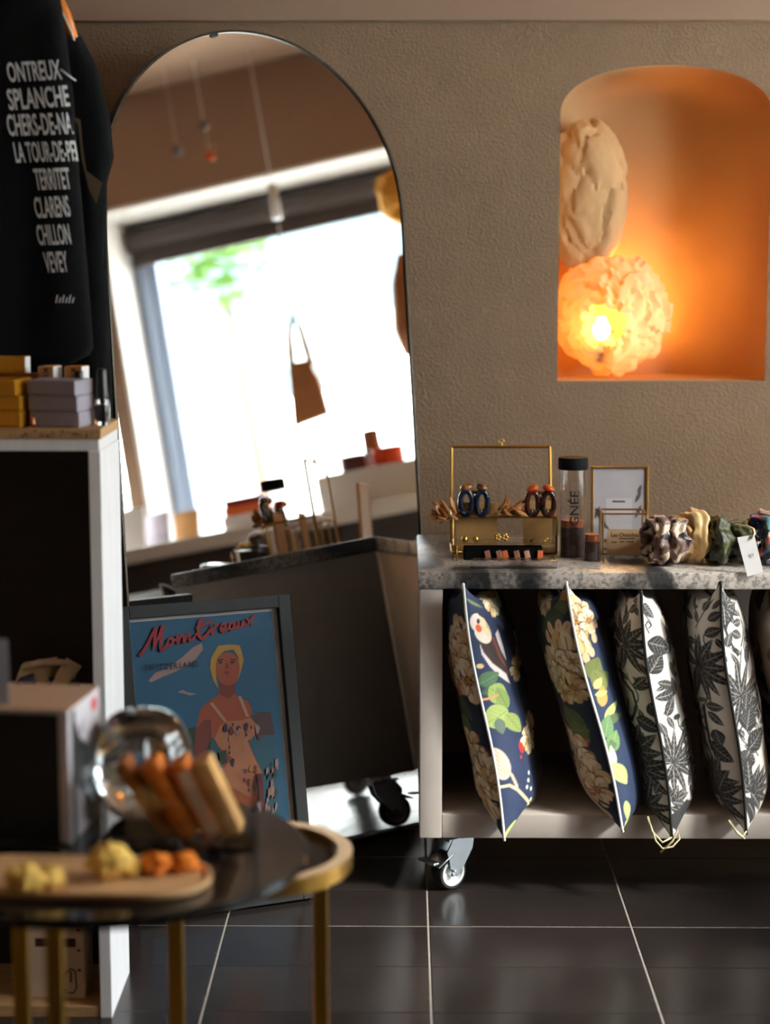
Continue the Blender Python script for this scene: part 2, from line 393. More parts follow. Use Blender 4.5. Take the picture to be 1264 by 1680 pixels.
# ------------------------------------------------------------------ outside the window
gm = MB(); gm.box((2.7, -14, -0.4), (30, 24, -0.2)); struct(gm.build('street', mat('street_paving', (205, 205, 200), 0.8, vary=0.05, scale=1)))
fac = thing('building', 'pale facade across the street, reflected beyond the window', 'building', (13.0, 0, -0.2))
f_ = MB(); f_.box((0, -14, 0), (1, 18, 2.6)); f_.build('wall', mat('facade_white', (240, 244, 244), 0.8, vary=0.02, scale=1), fac)
f_ = MB(); f_.box((-0.2, -14, 3.75), (1.0, 18, 5.6)); f_.build('upper_wall', mat('facade_grey', (84, 104, 112), 0.8, vary=0.03, scale=1), fac)
f_ = MB(); f_.box((-0.5, -14, 3.62), (1.0, 18, 3.75)); f_.build('cornice', mat('cornice_white', (200, 206, 206), 0.8), fac)
f_ = MB(); f_.box((-0.05, 0.1, 3.2), (0.05, 1.5, 3.5)); f_.build('signboard', mat('sign_grey', (96, 112, 116), 0.8), fac)

# ------------------------------------------------------------------ mirror
PHI, ALP, MXB, MYB, MW, MH, RISE, ROLL = 0.698, 0.138, -0.229, 3.969, 0.808, 1.801, 0.385, -0.036
mn = Vector((math.sin(PHI) * math.cos(ALP), -math.cos(PHI) * math.cos(ALP), math.sin(ALP)))
mu = Vector((math.cos(PHI), math.sin(PHI), 0)); mv = mn.cross(mu)
if mv.z < 0: mv = -mv
mu, mv = mu * math.cos(ROLL) + mv * math.sin(ROLL), -mu * math.sin(ROLL) + mv * math.cos(ROLL)
mirror = thing('arched_mirror', 'tall arched floor mirror with thin dark rim leaning on the wall', 'mirror', M=frame((MXB, MYB, 0.016), mu, mv, mn))
def m_out(inset=0.0, n=64):
    pts = [(MW / 2 - inset, inset)]
    for i in range(n + 1):
        a = PI * i / n
        pts.append(((MW / 2 - inset) * math.cos(a), MH - RISE + (RISE - inset) * math.sin(a)))
    pts.append((-MW / 2 + inset, inset)); return pts
g = MB(); g.prism(m_out(0.004), 0.005, T(0, 0, -0.006)); g.build('mirror_glass', mirror_mat, mirror)
a, b = m_out(0.0), m_out(0.005); n = len(a)
g = MB(); rows = [[(p[0], p[1], -0.024) for p in a], [(p[0], p[1], 0.003) for p in a], [(p[0], p[1], 0.003) for p in b], [(p[0], p[1], -0.024) for p in b]]
for r in rows: r.append(r[0])
rows.append(rows[0]); g.grid(rows); g.build('rim', mat('rim_metal', (46, 40, 32), 0.35, metal=0.8), mirror, weld=True)
g = MB(); g.prism(m_out(0.005), 0.006, T(0, 0, -0.022)); g.build('backing', black_plastic, mirror)
g = MB(); g.lathe([(0.0, 0.0005), (0.011, 0.0005), (0.0105, 0.002), (0.0, 0.0025)], 18, T(-0.100, MH - 0.0195, 0) @ R(0.25, 'Z') @ Matrix.Diagonal((1.0, 0.55, 1.0, 1.0))); g.build('clip', black_plastic, mirror)

# ------------------------------------------------------------------ cart
CX0, CX1, CF, CB, CZ0, CZT, CZM = 0.031, 1.42, 3.70, 4.20, 0.127, 0.681, 0.6465
cart = thing('display_cart', 'low open cream display cart on casters with marble top', 'cart', (0, 0, 0))
def pt(name, m, boxes, parent, ch=0.003):
    mb = MB()
    for lo, hi in boxes: mb.box(lo, hi, ch=ch)
    return mb.build(name, m, parent, smooth=True)
pt('side_panel', cart_paint, [((CX0, CF, CZ0), (CX0 + 0.046, CB, CZM))], cart)
pt('side_panel', cart_paint, [((CX1 - 0.046, CF, CZ0), (CX1, CB, CZM))], cart)
pt('bottom_board', cart_paint, [((CX0 + 0.046, CF + 0.0005, CZ0), (CX1 - 0.046, CB, 0.178))], cart)
pt('back_panel', cart_paint, [((CX0 + 0.046, CB - 0.02, 0.178), (CX1 - 0.046, CB, CZM))], cart)
pt('marble_top', marble, [((CX0 - 0.004, CF - 0.004, CZM), (CX1 + 0.004, CB + 0.006, CZT))], cart, ch=0.004)
def caster(x, y, ang):
    # bracket in local frame: wheel axis along local x, trailing along -y
    M = T(x, y, 0) @ R(ang, 'Z')
    mb = MB(); mb.use(steel)
    mb.box((-0.034, -0.034, 0.1225), (0.034, 0.034, 0.127), M)
    mb.lathe([(0.024, 0.110), (0.028, 0.114), (0.028, 0.1225)], 20, M)
    cy = -0.024
    for s in (-1, 1):
        poly = [(0.026, 0.112), (-0.03, 0.112), (-0.046, 0.086), (-0.034, 0.048), (-0.014, 0.038), (0.0, 0.052), (0.022, 0.085)]
        mb.prism(poly, 0.003, M @ T(s * 0.021 - 0.0015, 0, 0) @ Matrix(((0, 0, 1, 0), (1, 0, 0, 0), (0, 1, 0, 0), (0, 0, 0, 1))))
    mb.box((-0.021, -0.04, 0.107), (0.021, 0.026, 0.112), M)
    c = mb.build('caster', steel, cart, smooth=True)
    A = M @ T(0, cy, 0.0385) @ R(PI / 2, 'Y')
    t = MB(); t.lathe([(0.028, -0.0155), (0.034, -0.0155), (0.0375, -0.011), (0.0385, 0), (0.0375, 0.011), (0.034, 0.0155), (0.028, 0.0155), (0.028, -0.0155)], 32, A, cap=False); t.build('tyre', rubber, c, smooth=True)
    t = MB(); t.lathe([(0.003, -0.008), (0.022, -0.008), (0.0235, -0.0165), (0.029, -0.0165), (0.029, 0.0165), (0.0235, 0.0165), (0.022, 0.008), (0.003, 0.008)], 32, A)
    t.lathe([(0.009, -0.017), (0.009, 0.017)], 16, A); t.build('wheel_rim', white_plastic, c, smooth=True)
    t = MB(); t.lathe([(0.0065, -0.0262), (0.0065, 0.0262)], 6, A); t.build('axle_bolt', steel, c)
    t = MB()
    t.box((-0.024, -0.075, 0.078), (0.024, -0.03, 0.082), M @ T(0, 0, 0) @ T(0, -0.03, 0.08) @ R(0.5, 'X') @ T(0, 0.03, -0.08), ch=0.0015)
    t.box((-0.026, -0.086, 0.066), (0.026, -0.07, 0.072), M, ch=0.002)
    t.build('brake_pedal', steel, c, smooth=True)
    return c
caster(0.112, 3.775, math.radians(-52))
caster(0.10, 4.10, math.radians(150)); caster(1.34, 3.775, math.radians(-20)); caster(1.34, 4.10, math.radians(160))

# ------------------------------------------------------------------ cushions with printed covers
def smooth01(x): x = np.clip(x, 0, 1); return x * x * (3 - 2 * x)
class Paint:
    """flat print on a cover: x across the face (m from the seam), z up the seam (m)"""
    def __init__(s, X, Z, base): s.X = X; s.Z = Z; s.C = np.tile(np.array(lin(base)[:3]), (len(X), 1)); s.aa = 0.0011; s.flip = False
    def over(s, d, col, a=1.0):
        k = (smooth01(0.5 - d / (2 * s.aa)) * a)[:, None]
        s.C = s.C * (1 - k) + np.array(lin(col)[:3]) * k
    def ell(s, cx, cz, rx, rz, ang, col, a=1.0):
        if s.flip: ang = -ang
        dx, dz = s.X - cx, s.Z - cz; c, n = math.cos(ang), math.sin(ang)
        u, v = dx * c + dz * n, -dx * n + dz * c
        r = np.sqrt((u / rx) ** 2 + (v / rz) ** 2); s.over((r - 1) * min(rx, rz), col, a)
    def leaf(s, bx, bz, L, w, ang, col, vein=None, a=1.0):
        if s.flip: ang = PI - ang
        dx, dz = s.X - bx, s.Z - bz; c, n = math.cos(ang), math.sin(ang)
        u, v = (dx * c + dz * n) / L, -dx * n + dz * c
        half = w * np.power(np.clip(np.sin(PI * np.clip(u, 0, 1) ** 0.8), 0, 1), 0.85)
        d = np.where((u > 0) & (u < 1), np.abs(v) - half, 1.0); s.over(d, col, a)
        if vein is not None:
            d = np.where((u > 0.05) & (u < 0.95), np.abs(v) - 0.0006, 1.0); s.over(d, vein, 0.9)
            if w > 0.007:
                for k in range(1, 6):
                    uu = k / 6.5; m = np.abs((u - uu) * L - np.abs(v) * 0.8)
                    s.over(np.where((np.abs(v) < half * 0.9), m - 0.0004, 1.0), vein, 0.6)
    def stroke(s, pts, w, col, a=1.0):
        d = np.full(len(s.X), 9.0)
        for (ax, az), (bx, bz) in zip(pts[:-1], pts[1:]):
            ex, ez = bx - ax, bz - az; q = np.clip(((s.X - ax) * ex + (s.Z - az) * ez) / (ex * ex + ez * ez + 1e-12), 0, 1)
            d = np.minimum(d, np.hypot(s.X - ax - q * ex, s.Z - az - q * ez))
        s.over(d - w, col, a)
    def poly(s, pts, col, a=1.0):
        d = np.full(len(s.X), 9.0); ins = np.zeros(len(s.X), bool)
        for (ax, az), (bx, bz) in zip(pts, pts[1:] + pts[:1]):
            ex, ez = bx - ax, bz - az; q = np.clip(((s.X - ax) * ex + (s.Z - az) * ez) / (ex * ex + ez * ez + 1e-12), 0, 1)
            d = np.minimum(d, np.hypot(s.X - ax - q * ex, s.Z - az - q * ez))
            if abs(ez) > 1e-9:
                cr = ((az > s.Z) != (bz > s.Z)) & (s.X < ex * (s.Z - az) / ez + ax); ins ^= cr
        s.over(np.where(ins, -d, d), col, a)
    def flower(s, *q, **kw):
        f = s.flip; s.flip = False; s._flower(*q, **kw); s.flip = f
    def _flower(s, cx, cz, r, rot, n=6, tint=0):
        pal = [((232, 212, 176), (214, 186, 140)), ((224, 200, 158), (200, 166, 118)), ((240, 224, 196), (222, 196, 158))][tint % 3]
        for k in range(n):
            a = rot + 2 * PI * k / n
            s.ell(cx + math.cos(a) * r * 0.62, cz + math.sin(a) * r * 0.62, r * 0.52, r * 0.40, a, (92, 58, 36), 0.8)
            s.ell(cx + math.cos(a) * r * 0.62, cz + math.sin(a) * r * 0.62, r * 0.45, r * (0.26 + 0.08 * ((k * 5) % 3)), a + 0.2 * ((k * 3) % 4 - 1.5), pal[k % 2])
            s.ell(cx + math.cos(a + 0.3) * r * 0.8, cz + math.sin(a + 0.3) * r * 0.8, r * 0.22, r * 0.16, a + 0.5, pal[1 - k % 2])
            s.ell(cx + math.cos(a) * r * 0.42, cz + math.sin(a) * r * 0.42, r * 0.22, r * 0.08, a, (176, 112, 60), 0.7)
        s.ell(cx, cz, r * 0.26, r * 0.26, 0, (186, 132, 64))
        for k in range(5):
            a = rot + 0.5 + 2 * PI * k / 5; s.ell(cx + math.cos(a) * r * 0.2, cz + math.sin(a) * r * 0.2, r * 0.06, r * 0.06, 0, (70, 44, 30))
    def bud(s, cx, cz, r, rot, tint=0):
        f = s.flip; rot = PI - rot if f else rot; s.flip = False; s._bud(cx, cz, r, rot, tint); s.flip = f
    def _bud(s, cx, cz, r, rot, tint=0):
        for k in (-1, 1, 0):
            a = rot + k * 0.5
            s.leaf(cx - math.cos(a) * r, cz - math.sin(a) * r, 2 * r, r * 0.5, a, (132, 92, 56), None, 0.7)
            s.leaf(cx - math.cos(a) * r, cz - math.sin(a) * r, 1.9 * r, r * 0.44, a, [(226, 196, 140), (214, 176, 110), (236, 216, 182)][(k + 1 + tint) % 3])
        s.stroke([(cx - math.cos(rot) * r, cz - math.sin(rot) * r), (cx, cz)], r * 0.05, (120, 76, 40), 0.8)
    def star(s, cx, cz, r, angs, col=(30, 28, 28), vein=(170, 165, 158), w=0.17):
        w = min(w, 1.15 / len(angs))
        for k, a in enumerate(angs): s.leaf(cx, cz, r * (0.8 + 0.25 * ((k * 7) % 5) / 5), r * w, math.radians(a), col, vein if r > 0.03 else None)

def cushion(name, label, top, bot, zbase, thick, depth, base, prints, piping_mat, inset=0.02, yaw=0.0, lscale=1.0, group='cushions in the cart', Yf=3.64, cord=False, hemline=None, nt=300, nb=104):
    root = thing(name, label, 'cushion', (bot[0], Yf + 0.1, zbase), 0, group)
    org = np.array(root.location)
    t = np.linspace(0, 1, nt)[:, None]; bu = np.linspace(0, 1, nb) ** 1.7; b = bu[None, :]
    g = (1 - np.abs(2 * t - 1) ** np.where(t > 0.5, 4.4, 8.0)) ** np.where(t > 0.5, 0.8, 0.72)
    e = np.clip(1 - np.abs(2 * b - 1) ** 3.2, 0, 1) ** 0.62
    crease = 1 + 0.03 * np.sin(t * 23 + b * 9) * np.sin(b * 14 + 2) + 0.025 * np.sin(t * 11 - b * 17)
    h = thick * g * e * crease
    xs = bot[0] + (top[0] - bot[0]) * t + 0.006 * np.sin(PI * t * 2.0) + yaw * depth * b
    ys = Yf + inset * np.sin(PI * t) ** 0.8 * (1 - b) + depth * b + 0 * t - 0.012 * np.sin(PI * t) * b
    zs_ = bot[1] + (top[1] - bot[1]) * t + 0 * b
    s1 = smooth01(b / 0.16)
    zlow, zhigh = zbase + 0.004, CZM - 0.012
    zs_ = zs_ + s1 * np.maximum(0, zlow + 0.25 * (zs_ - bot[1]) - zs_) - s1 * np.maximum(0, zs_ - zhigh + 0.25 * (top[1] - zs_))
    zs_ = zs_ + 0.006 * np.sin(PI * b) * (1 - t) ** 6 - 0.012 * np.sin(PI * b) * t ** 6
    zcoord = (np.repeat(t, nb, 1) * (top[1] - bot[1]) + bot[1]).ravel()
    pc = (0.8 * thick * e + 0.33 * depth * b + 0 * t).ravel()
    bb = np.linspace(0, 0.5, 200); ee = (1 - np.abs(2 * bb - 1) ** 3.2) ** 0.62; lat_tab = thick * ee; p_tab = 0.8 * lat_tab + 0.33 * depth * bb
    def conv(px, py):
        P = atY(px, py, Yf + 0.08); tt = (P[2] - bot[1]) / (top[1] - bot[1]); tt = min(max(tt, 0.01), 0.99)
        gg = (1 - abs(2 * tt - 1) ** 8) ** 0.72
        seam = bot[0] + (top[0] - bot[0]) * tt + 0.006 * math.sin(PI * tt * 2)
        lat = abs(P[0] - seam * (Yf + 0.08) / Yf) / max(gg, 0.35)
        lat = min(lat, 0.8 * thick)
        return float(np.interp(lat, lat_tab, p_tab)), P[2]
    V = []; F = []; C = []
    idx = np.arange(nt * nb).reshape(nt, nb)
    for side in (-1, 1):
        pts = np.stack([xs + side * h * (lscale if side < 0 else 1.0), ys + 0 * xs, zs_ + 0 * xs], -1).reshape(-1, 3) - org
        pa = Paint(pc, zcoord, base)
        nz = RNG.normal(0, 1, (8, 3))
        mott = sum(np.sin(pc * (60 + 40 * q[0]) + zcoord * (70 + 50 * q[1]) + q[2] * 3) for q in nz) / 8
        pa.C *= (1 + 0.16 * mott)[:, None]
        pa.flip = side < 0
        prints(pa, side, conv)
        o = len(V) and sum(len(q) for q in V)
        V.append(pts); C.append(np.clip(pa.C, 0, 1))
        a = idx[:-1, :-1].ravel(); b_ = idx[1:, :-1].ravel(); c = idx[1:, 1:].ravel(); d = idx[:-1, 1:].ravel()
        q = np.stack([a, b_, c, d] if side < 0 else [a, d, c, b_], -1) + o; F.append(q)
    V = np.concatenate(V); F = np.concatenate(F); C = np.concatenate(C)
    me = bpy.data.meshes.new('cover'); me.vertices.add(len(V)); me.vertices.foreach_set('co', V.ravel())
    me.loops.add(F.size); me.loops.foreach_set('vertex_index', F.ravel().astype(np.int32)); me.polygons.add(len(F)); me.polygons.foreach_set('loop_start', np.arange(0, F.size, 4, dtype=np.int32))
    me.polygons.foreach_set('use_smooth', np.ones(len(F), bool)); me.update(); me.validate()
    at = me.color_attributes.new('print', 'FLOAT_COLOR', 'POINT'); at.data.foreach_set('color', np.concatenate([C, np.ones((len(C), 1))], 1).astype(np.float32).ravel())
    me.materials.append(print_cloth)
    o = bpy.data.objects.new('cover', me); COL.objects.link(o); o.parent = root
    # piping all round the seam
    rim = []
    for i in range(0, nt, 6): rim.append((xs[i, 0], ys[i, 0] - 0.002, zs_[i, 0]))
    rim.append((xs[-1, 0], ys[-1, 0] - 0.002, zs_[-1, 0] + 0.001))
    for j in range(8, nb, 8): rim.append((xs[-1, 0], ys[-1, j], zs_[-1, j]))
    for i in range(nt - 1, -1, -12): rim.append((xs[i, 0], ys[i, -1], zs_[i, -1]))
    for j in range(nb - 8, 0, -8): rim.append((xs[0, 0], ys[0, j], zs_[0, j]))
    p = MB(); p.tube([Vector(q) - Vector(org) for q in rim], 0.0030, 8, closed=True); p.build('piping', piping_mat, root, smooth='all')
    if cord:
        p = MB(); tip = Vector((bot[0], Yf, bot[1]))
        p.tube([Vector(q) - Vector(org) for q in [tip + Vector(v) for v in cord]], 0.0022, 6); p.build('cord', mat('cream_cord', (206, 192, 150), 0.8), root, smooth='all')
    return root

print_cloth = bpy.data.materials.new('printed_cloth'); print_cloth.use_nodes = True
nt = print_cloth.node_tree; _b = nt.nodes['Principled BSDF']; _a = nt.nodes.new('ShaderNodeAttribute'); _a.attribute_name = 'print'
nt.links.new(_a.outputs['Color'], _b.inputs['Base Color']); _b.inputs['Roughness'].default_value = 0.75; _b.inputs['Sheen Weight'].default_value = 0.08
_n = nt.nodes.new('ShaderNodeTexNoise'); _n.inputs['Scale'].default_value = 60; _bp = nt.nodes.new('ShaderNodeBump'); _bp.inputs['Strength'].default_value = 0.12; _bp.inputs['Distance'].default_value = 0.01
_tc = nt.nodes.new('ShaderNodeTexCoord'); nt.links.new(_tc.outputs['Object'], _n.inputs['Vector']); nt.links.new(_n.outputs['Fac'], _bp.inputs['Height']); nt.links.new(_bp.outputs['Normal'], _b.inputs['Normal'])
white_pipe = mat('white_piping', (236, 232, 224), 0.7); black_pipe = mat('black_piping', (20, 19, 20), 0.7)

PXM = 1 / 842.0
def navy_a(p, side, C):
    navy_fill(p, side, 5)
    def L(x, y): return C(720 + x / 7.02, 950 + y / 7.02)
    def B(x, y): return C(720 + x / 7.02, 1160 + y / 7.02)
    k = 1 / 7.02 * PXM
    if side < 0:
        for (x, y, r) in [(150, 470, 130), (300, 500, 90)]: p.bud(*L(x, y), r * k * 1.1, PI / 2 + 0.1, 1)
        p.ell(*L(130, 380), 60 * k, 40 * k, 0.5, (214, 168, 120)); p.ell(*L(230, 400), 50 * k, 40 * k, 2.2, (226, 190, 140))
        p.leaf(*L(280, 300), 0.035, 0.008, PI * 0.62, (52, 62, 40), (34, 44, 30))
        p.leaf(*L(200, 250), 0.035, 0.012, PI * 0.5, (44, 56, 44), (34, 44, 30))
        for i, (x, y, r) in enumerate([(150, 660, 120), (320, 700, 120), (180, 860, 150), (330, 880, 110), (120, 1000, 110), (320, 1110, 170), (150, 1160, 100)]): p.flower(*L(x, y), r * k * 1.55, i * 0.7, 6, i)
        p.ell(*L(200, 1060), 18 * k, 60 * k, 0, (18, 20, 26))
        p.poly([L(60, 1180), L(170, 1250), L(150, 1500), L(90, 1560)], (168, 62, 26)); p.poly([L(110, 1250), L(200, 1270), L(150, 1420)], (204, 96, 40))
        p.leaf(*L(150, 1330), 0.055, 0.018, -1.0, (60, 78, 40), (90, 104, 60)); p.leaf(*B(200, 60), 0.045, 0.012, -1.2, (96, 116, 60), (60, 74, 40))
        p.poly([B(230, 230), B(440, 250), B(420, 340), B(230, 290)], (170, 84, 44))
        p.ell(*B(510, 480), 95 * k, 120 * k, 0.3, (176, 52, 26)); p.ell(*B(480, 420), 40 * k, 45 * k, 0.3, (206, 84, 44), 0.6)
        for i, (x, y, r) in enumerate([(320, 430, 150), (240, 560, 120), (440, 540, 120), (330, 680, 130), (540, 680, 160), (360, 850, 120), (560, 820, 140), (450, 900, 110)]): p.flower(*B(x, y), r * k * 1.5, i * 1.1, 6, i + 1)
        for i, (x, y, r) in enumerate([(480, 1010, 150), (600, 1060, 130), (560, 1180, 120)]): p.bud(*B(x, y), r * k * 1.15, 2.0 + i * 0.25, i)
        p.stroke([B(420, 870), B(480, 930)], 20 * k, (190, 82, 46)); p.stroke([B(590, 980), B(700, 990)], 14 * k, (22, 22, 26))
    else:
        p.C *= 1.6  # ground colour brightened on this face, daylight put into the print
        p.leaf(*L(330, 150), 0.05, 0.004, -0.5, (120, 128, 84)); p.ell(*L(300, 140), 30 * k, 55 * k, 0.1, (168, 186, 130))
        p.poly([L(430, 600), L(520, 640), L(620, 640), L(700, 560), L(800, 640), L(870, 960), L(900, 1200), L(830, 1180), L(700, 1040), L(600, 940), L(520, 800)], (58, 40, 36))
        p.poly([L(480, 680), L(520, 780), L(620, 920), L(780, 1080), L(900, 1220), L(850, 1210), L(690, 1070), L(590, 950), L(500, 800)], (222, 206, 204))
        p.poly([L(660, 600), L(700, 560), L(760, 620), L(800, 720), L(850, 860), L(860, 960), L(800, 940), L(720, 820), L(680, 700)], (214, 202, 204))
        p.stroke([L(630, 640), L(700, 860), L(850, 1080)], 14 * k, (120, 64, 46)); p.stroke([L(560, 640), L(660, 860), L(800, 1060)], 8 * k, (30, 24, 26))
        p.ell(*L(470, 440), 105 * k, 120 * k, 0.25, (238, 220, 206)); p.ell(*L(520, 570), 95 * k, 130 * k, 0.5, (238, 222, 206)); p.ell(*L(550, 500), 50 * k, 130 * k, 0.3, (232, 206, 150), 0.7); p.ell(*L(470, 420), 22 * k, 34 * k, -0.3, (60, 36, 34)); p.ell(*L(470, 500), 40 * k, 50 * k, 0.2, (226, 96, 44))
        p.poly([L(470, 320), L(560, 380), L(540, 400), L(480, 350)], (48, 36, 40))
        p.leaf(*L(460, 1130), 0.05, 0.016, 0.35, (72, 104, 72), (110, 140, 96)); p.leaf(*L(500, 1240), 0.045, 0.010, 0.2, (60, 84, 60), (96, 120, 80))
        p.leaf(*L(580, 1180), 0.052, 0.022, -0.75, (150, 168, 92), (96, 122, 60)); p.leaf(*L(800, 1450), 0.05, 0.016, 1.9, (128, 150, 80), (80, 104, 52))
        p.leaf(*L(800, 1470), 0.06, 0.026, 3.5, (160, 176, 100), (104, 128, 66)); p.leaf(*B(780, 30), 0.05, 0.016, -1.1, (146, 162, 86), (88, 110, 56)); p.leaf(*B(690, 60), 0.034, 0.012, -1.5, (92, 108, 92))
        p.stroke([L(500, 1310), L(600, 1300), L(680, 1280)], 14 * k, (206, 146, 96)); p.ell(*L(480, 930), 40 * k, 30 * k, 0, (222, 186, 130))
        p.ell(*B(610, 560), 120 * k, 200 * k, 0.25, (206, 190, 170))
        for q in range(6): p.stroke([B(600 + q * 14, 400 + q * 50), B(700 + q * 6, 460 + q * 45)], 5 * k, (158, 138, 116), 0.8)
        p.stroke([B(745, 610), B(840, 700), B(900, 840)], 16 * k, (206, 180, 150))
        p.stroke([B(700, 815), B(820, 810), B(900, 870), B(980, 980), B(1030, 1070), B(1070, 1200)], 17 * k, (232, 206, 158)); p.stroke([B(1020, 1110), B(1000, 1290)], 13 * k, (196, 166, 150))
        p.ell(*B(945, 440), 34 * k, 70 * k, 0.1, (214, 44, 30)); p.ell(*B(940, 540), 18 * k, 22 * k, 0, (178, 36, 28))
        for x, y in [(1035, 750), (1025, 825), (1055, 935), (1010, 890), (1090, 1060)]: p.ell(*B(x, y), 20 * k, 26 * k, 0.4, (220, 222, 200))
        p.leaf(*B(800, 1480), 0.05, 0.022, 1.35, (178, 188, 104), (120, 140, 70))
def navy_b(p, side, C):
    navy_fill(p, side, 6)
    def L(x, y): return C(860 + x / 6.653, 940 + y / 6.653)
    def B(x, y): return C(860 + x / 6.32, 1150 + y / 6.32)
    k = 1 / 6.5 * PXM
    if side < 0:
        p.poly([L(400, 110), L(470, 110), L(460, 260), L(340, 280)], (176, 122, 44))
        for q in range(4): p.stroke([L(380 + q * 24, 130), L(360 + q * 26, 270)], 4 * k, (110, 70, 26))
        p.leaf(*L(480, 260), 0.05, 0.016, 3.6, (76, 88, 46), (110, 118, 66)); p.leaf(*L(420, 380), 0.07, 0.02, 3.6, (60, 72, 44), (92, 104, 62)); p.leaf(*L(260, 520), 0.05, 0.016, 3.9, (52, 66, 42), (84, 96, 56))
        for i, (x, y) in enumerate([(370, 690), (460, 640)]): p.bud(*L(x, y), 160 * k, PI / 2, i)
        for x, y, a in [(380, 520, 1.4), (470, 520, 1.0), (290, 570, 2.0), (270, 680, 1.8), (230, 830, 0.2), (280, 920, 1.3)]: p.ell(*L(x, y), 75 * k, 45 * k, a, (228, 190, 150)); p.ell(*L(x, y), 40 * k, 14 * k, a, (196, 130, 84), 0.6)
        for i, (x, y, r) in enumerate([(400, 1000, 150), (520, 1020, 110), (360, 1080, 90), (450, 1160, 120), (560, 1200, 110), (540, 900, 80), (380, 1230, 80), (470, 1290, 80)]): p.flower(*L(x, y), r * k * 1.5, i * 0.9, 6, i)
        p.ell(*L(482, 1150), 16 * k, 60 * k, 0, (26, 24, 26))
        p.poly([L(290, 1240), L(400, 1280), L(380, 1420), L(330, 1560), L(250, 1560), L(260, 1350)], (186, 66, 30)); p.poly([B(230, 0), B(370, 0), B(330, 200), B(250, 240)], (176, 60, 28)); p.stroke([B(270, 0), B(280, 180)], 10 * k, (220, 110, 60)); p.stroke([B(320, 20), B(300, 260)], 8 * k, (120, 36, 22))
        p.leaf(*B(390, 60), 0.075, 0.024, -0.95, (72, 90, 48), (116, 128, 76)); p.leaf(*B(440, 300), 0.05, 0.018, 0.25, (88, 104, 54), (120, 130, 76))
        p.poly([B(490, 340), B(700, 340), B(690, 430), B(470, 400)], (190, 100, 58)); p.ell(*B(725, 520), 50 * k, 70 * k, 0.2, (206, 72, 40))
        p.leaf(*B(280, 500), 0.07, 0.016, -1.3, (62, 82, 44), (92, 108, 60)); p.leaf(*B(330, 700), 0.05, 0.014, -1.2, (56, 76, 42))
        for i, (x, y, r) in enumerate([(590, 510, 150), (430, 540, 130), (400, 680, 110), (500, 720, 120), (680, 620, 110), (740, 720, 130), (640, 820, 130), (500, 880, 120), (780, 860, 120)]): p.flower(*B(x, y), r * k * 1.5, i * 0.8, 6, i + 1)
        for i, (x, y) in enumerate([(640, 1010), (760, 1040), (860, 1100), (800, 1180)]): p.bud(*B(x, y), 130 * k, 2.2 + 0.2 * i, i)
        p.stroke([B(660, 950), B(760, 920)], 20 * k, (196, 92, 54)); p.stroke([B(800, 970), B(900, 990)], 12 * k, (26, 24, 26)); p.ell(*B(460, 990), 50 * k, 60 * k, 0.4, (206, 160, 136))
    else:
        p.C *= 1.6  # lit face again: daylight painted in as a brighter ground
        for i, (x, y, r) in enumerate([(560, 260, 120), (650, 330, 120), (620, 460, 130), (740, 470, 100)]): p.flower(*L(x, y), r * k * 1.45, i * 1.2, 6, i + 2)
        p.bud(*L(660, 680), 150 * k, PI / 2 - 0.1, 1); p.bud(*L(590, 700), 130 * k, PI / 2 + 0.1, 2)
        for x, y, a in [(780, 540, 0.3), (790, 660, 1.4), (750, 800, 1.6), (690, 860, 1.5)]: p.ell(*L(x, y), 60 * k, 40 * k, a, (226, 186, 146))
        p.leaf(*L(640, 1080), 0.05, 0.02, 0.9, (108, 116, 58), (76, 86, 44)); p.leaf(*L(660, 1160), 0.05, 0.02, 0.4, (96, 106, 54), (76, 86, 44)); p.leaf(*L(760, 1000), 0.05, 0.016, -1.2, (120, 126, 66), (84, 92, 50))
        p.leaf(*L(690, 1390), 0.045, 0.012, 1.25, (176, 148, 82)); p.leaf(*L(660, 1190), 0.03, 0.008, 0.7, (222, 190, 120)); p.leaf(*L(790, 1260), 0.03, 0.006, 0.1, (178, 190, 110))
        p.leaf(*L(740, 1520), 0.05, 0.008, 0.62, (192, 204, 116), (140, 156, 80)); p.leaf(*B(720, 150), 0.045, 0.009, 0.2, (84, 98, 62)); p.stroke([B(740, 220), B(820, 210), B(870, 170)], 18 * k, (222, 110, 84)); p.stroke([B(750, 205), B(820, 195), B(860, 165)], 5 * k, (240, 210, 190)); p.stroke([B(770, 230), B(765, 290)], 12 * k, (206, 120, 96))
        p.leaf(*B(850, 300), 0.05, 0.014, 1.1, (96, 132, 84), (140, 164, 110)); p.leaf(*B(850, 450), 0.05, 0.014, 1.0, (104, 138, 80), (150, 170, 110)); p.leaf(*B(790, 420), 0.02, 0.008, 1.6, (84, 108, 76))
        p.leaf(*B(950, 600), 0.045, 0.007, 1.5, (214, 222, 196)); p.leaf(*B(930, 560), 0.05, 0.016, -1.15, (176, 198, 110), (216, 226, 170)); p.leaf(*B(1060, 940), 0.045, 0.009, -1.4, (170, 190, 110), (206, 216, 150)); p.leaf(*B(1060, 1140), 0.03, 0.008, -0.9, (176, 192, 116))
        p.stroke([B(1000, 1200), B(1060, 1210), B(1080, 1240)], 12 * k, (222, 190, 150)); p.stroke([B(1010, 1240), B(1060, 1260)], 10 * k, (196, 206, 216))
BLK, VN = (32, 30, 30), (176, 170, 162)
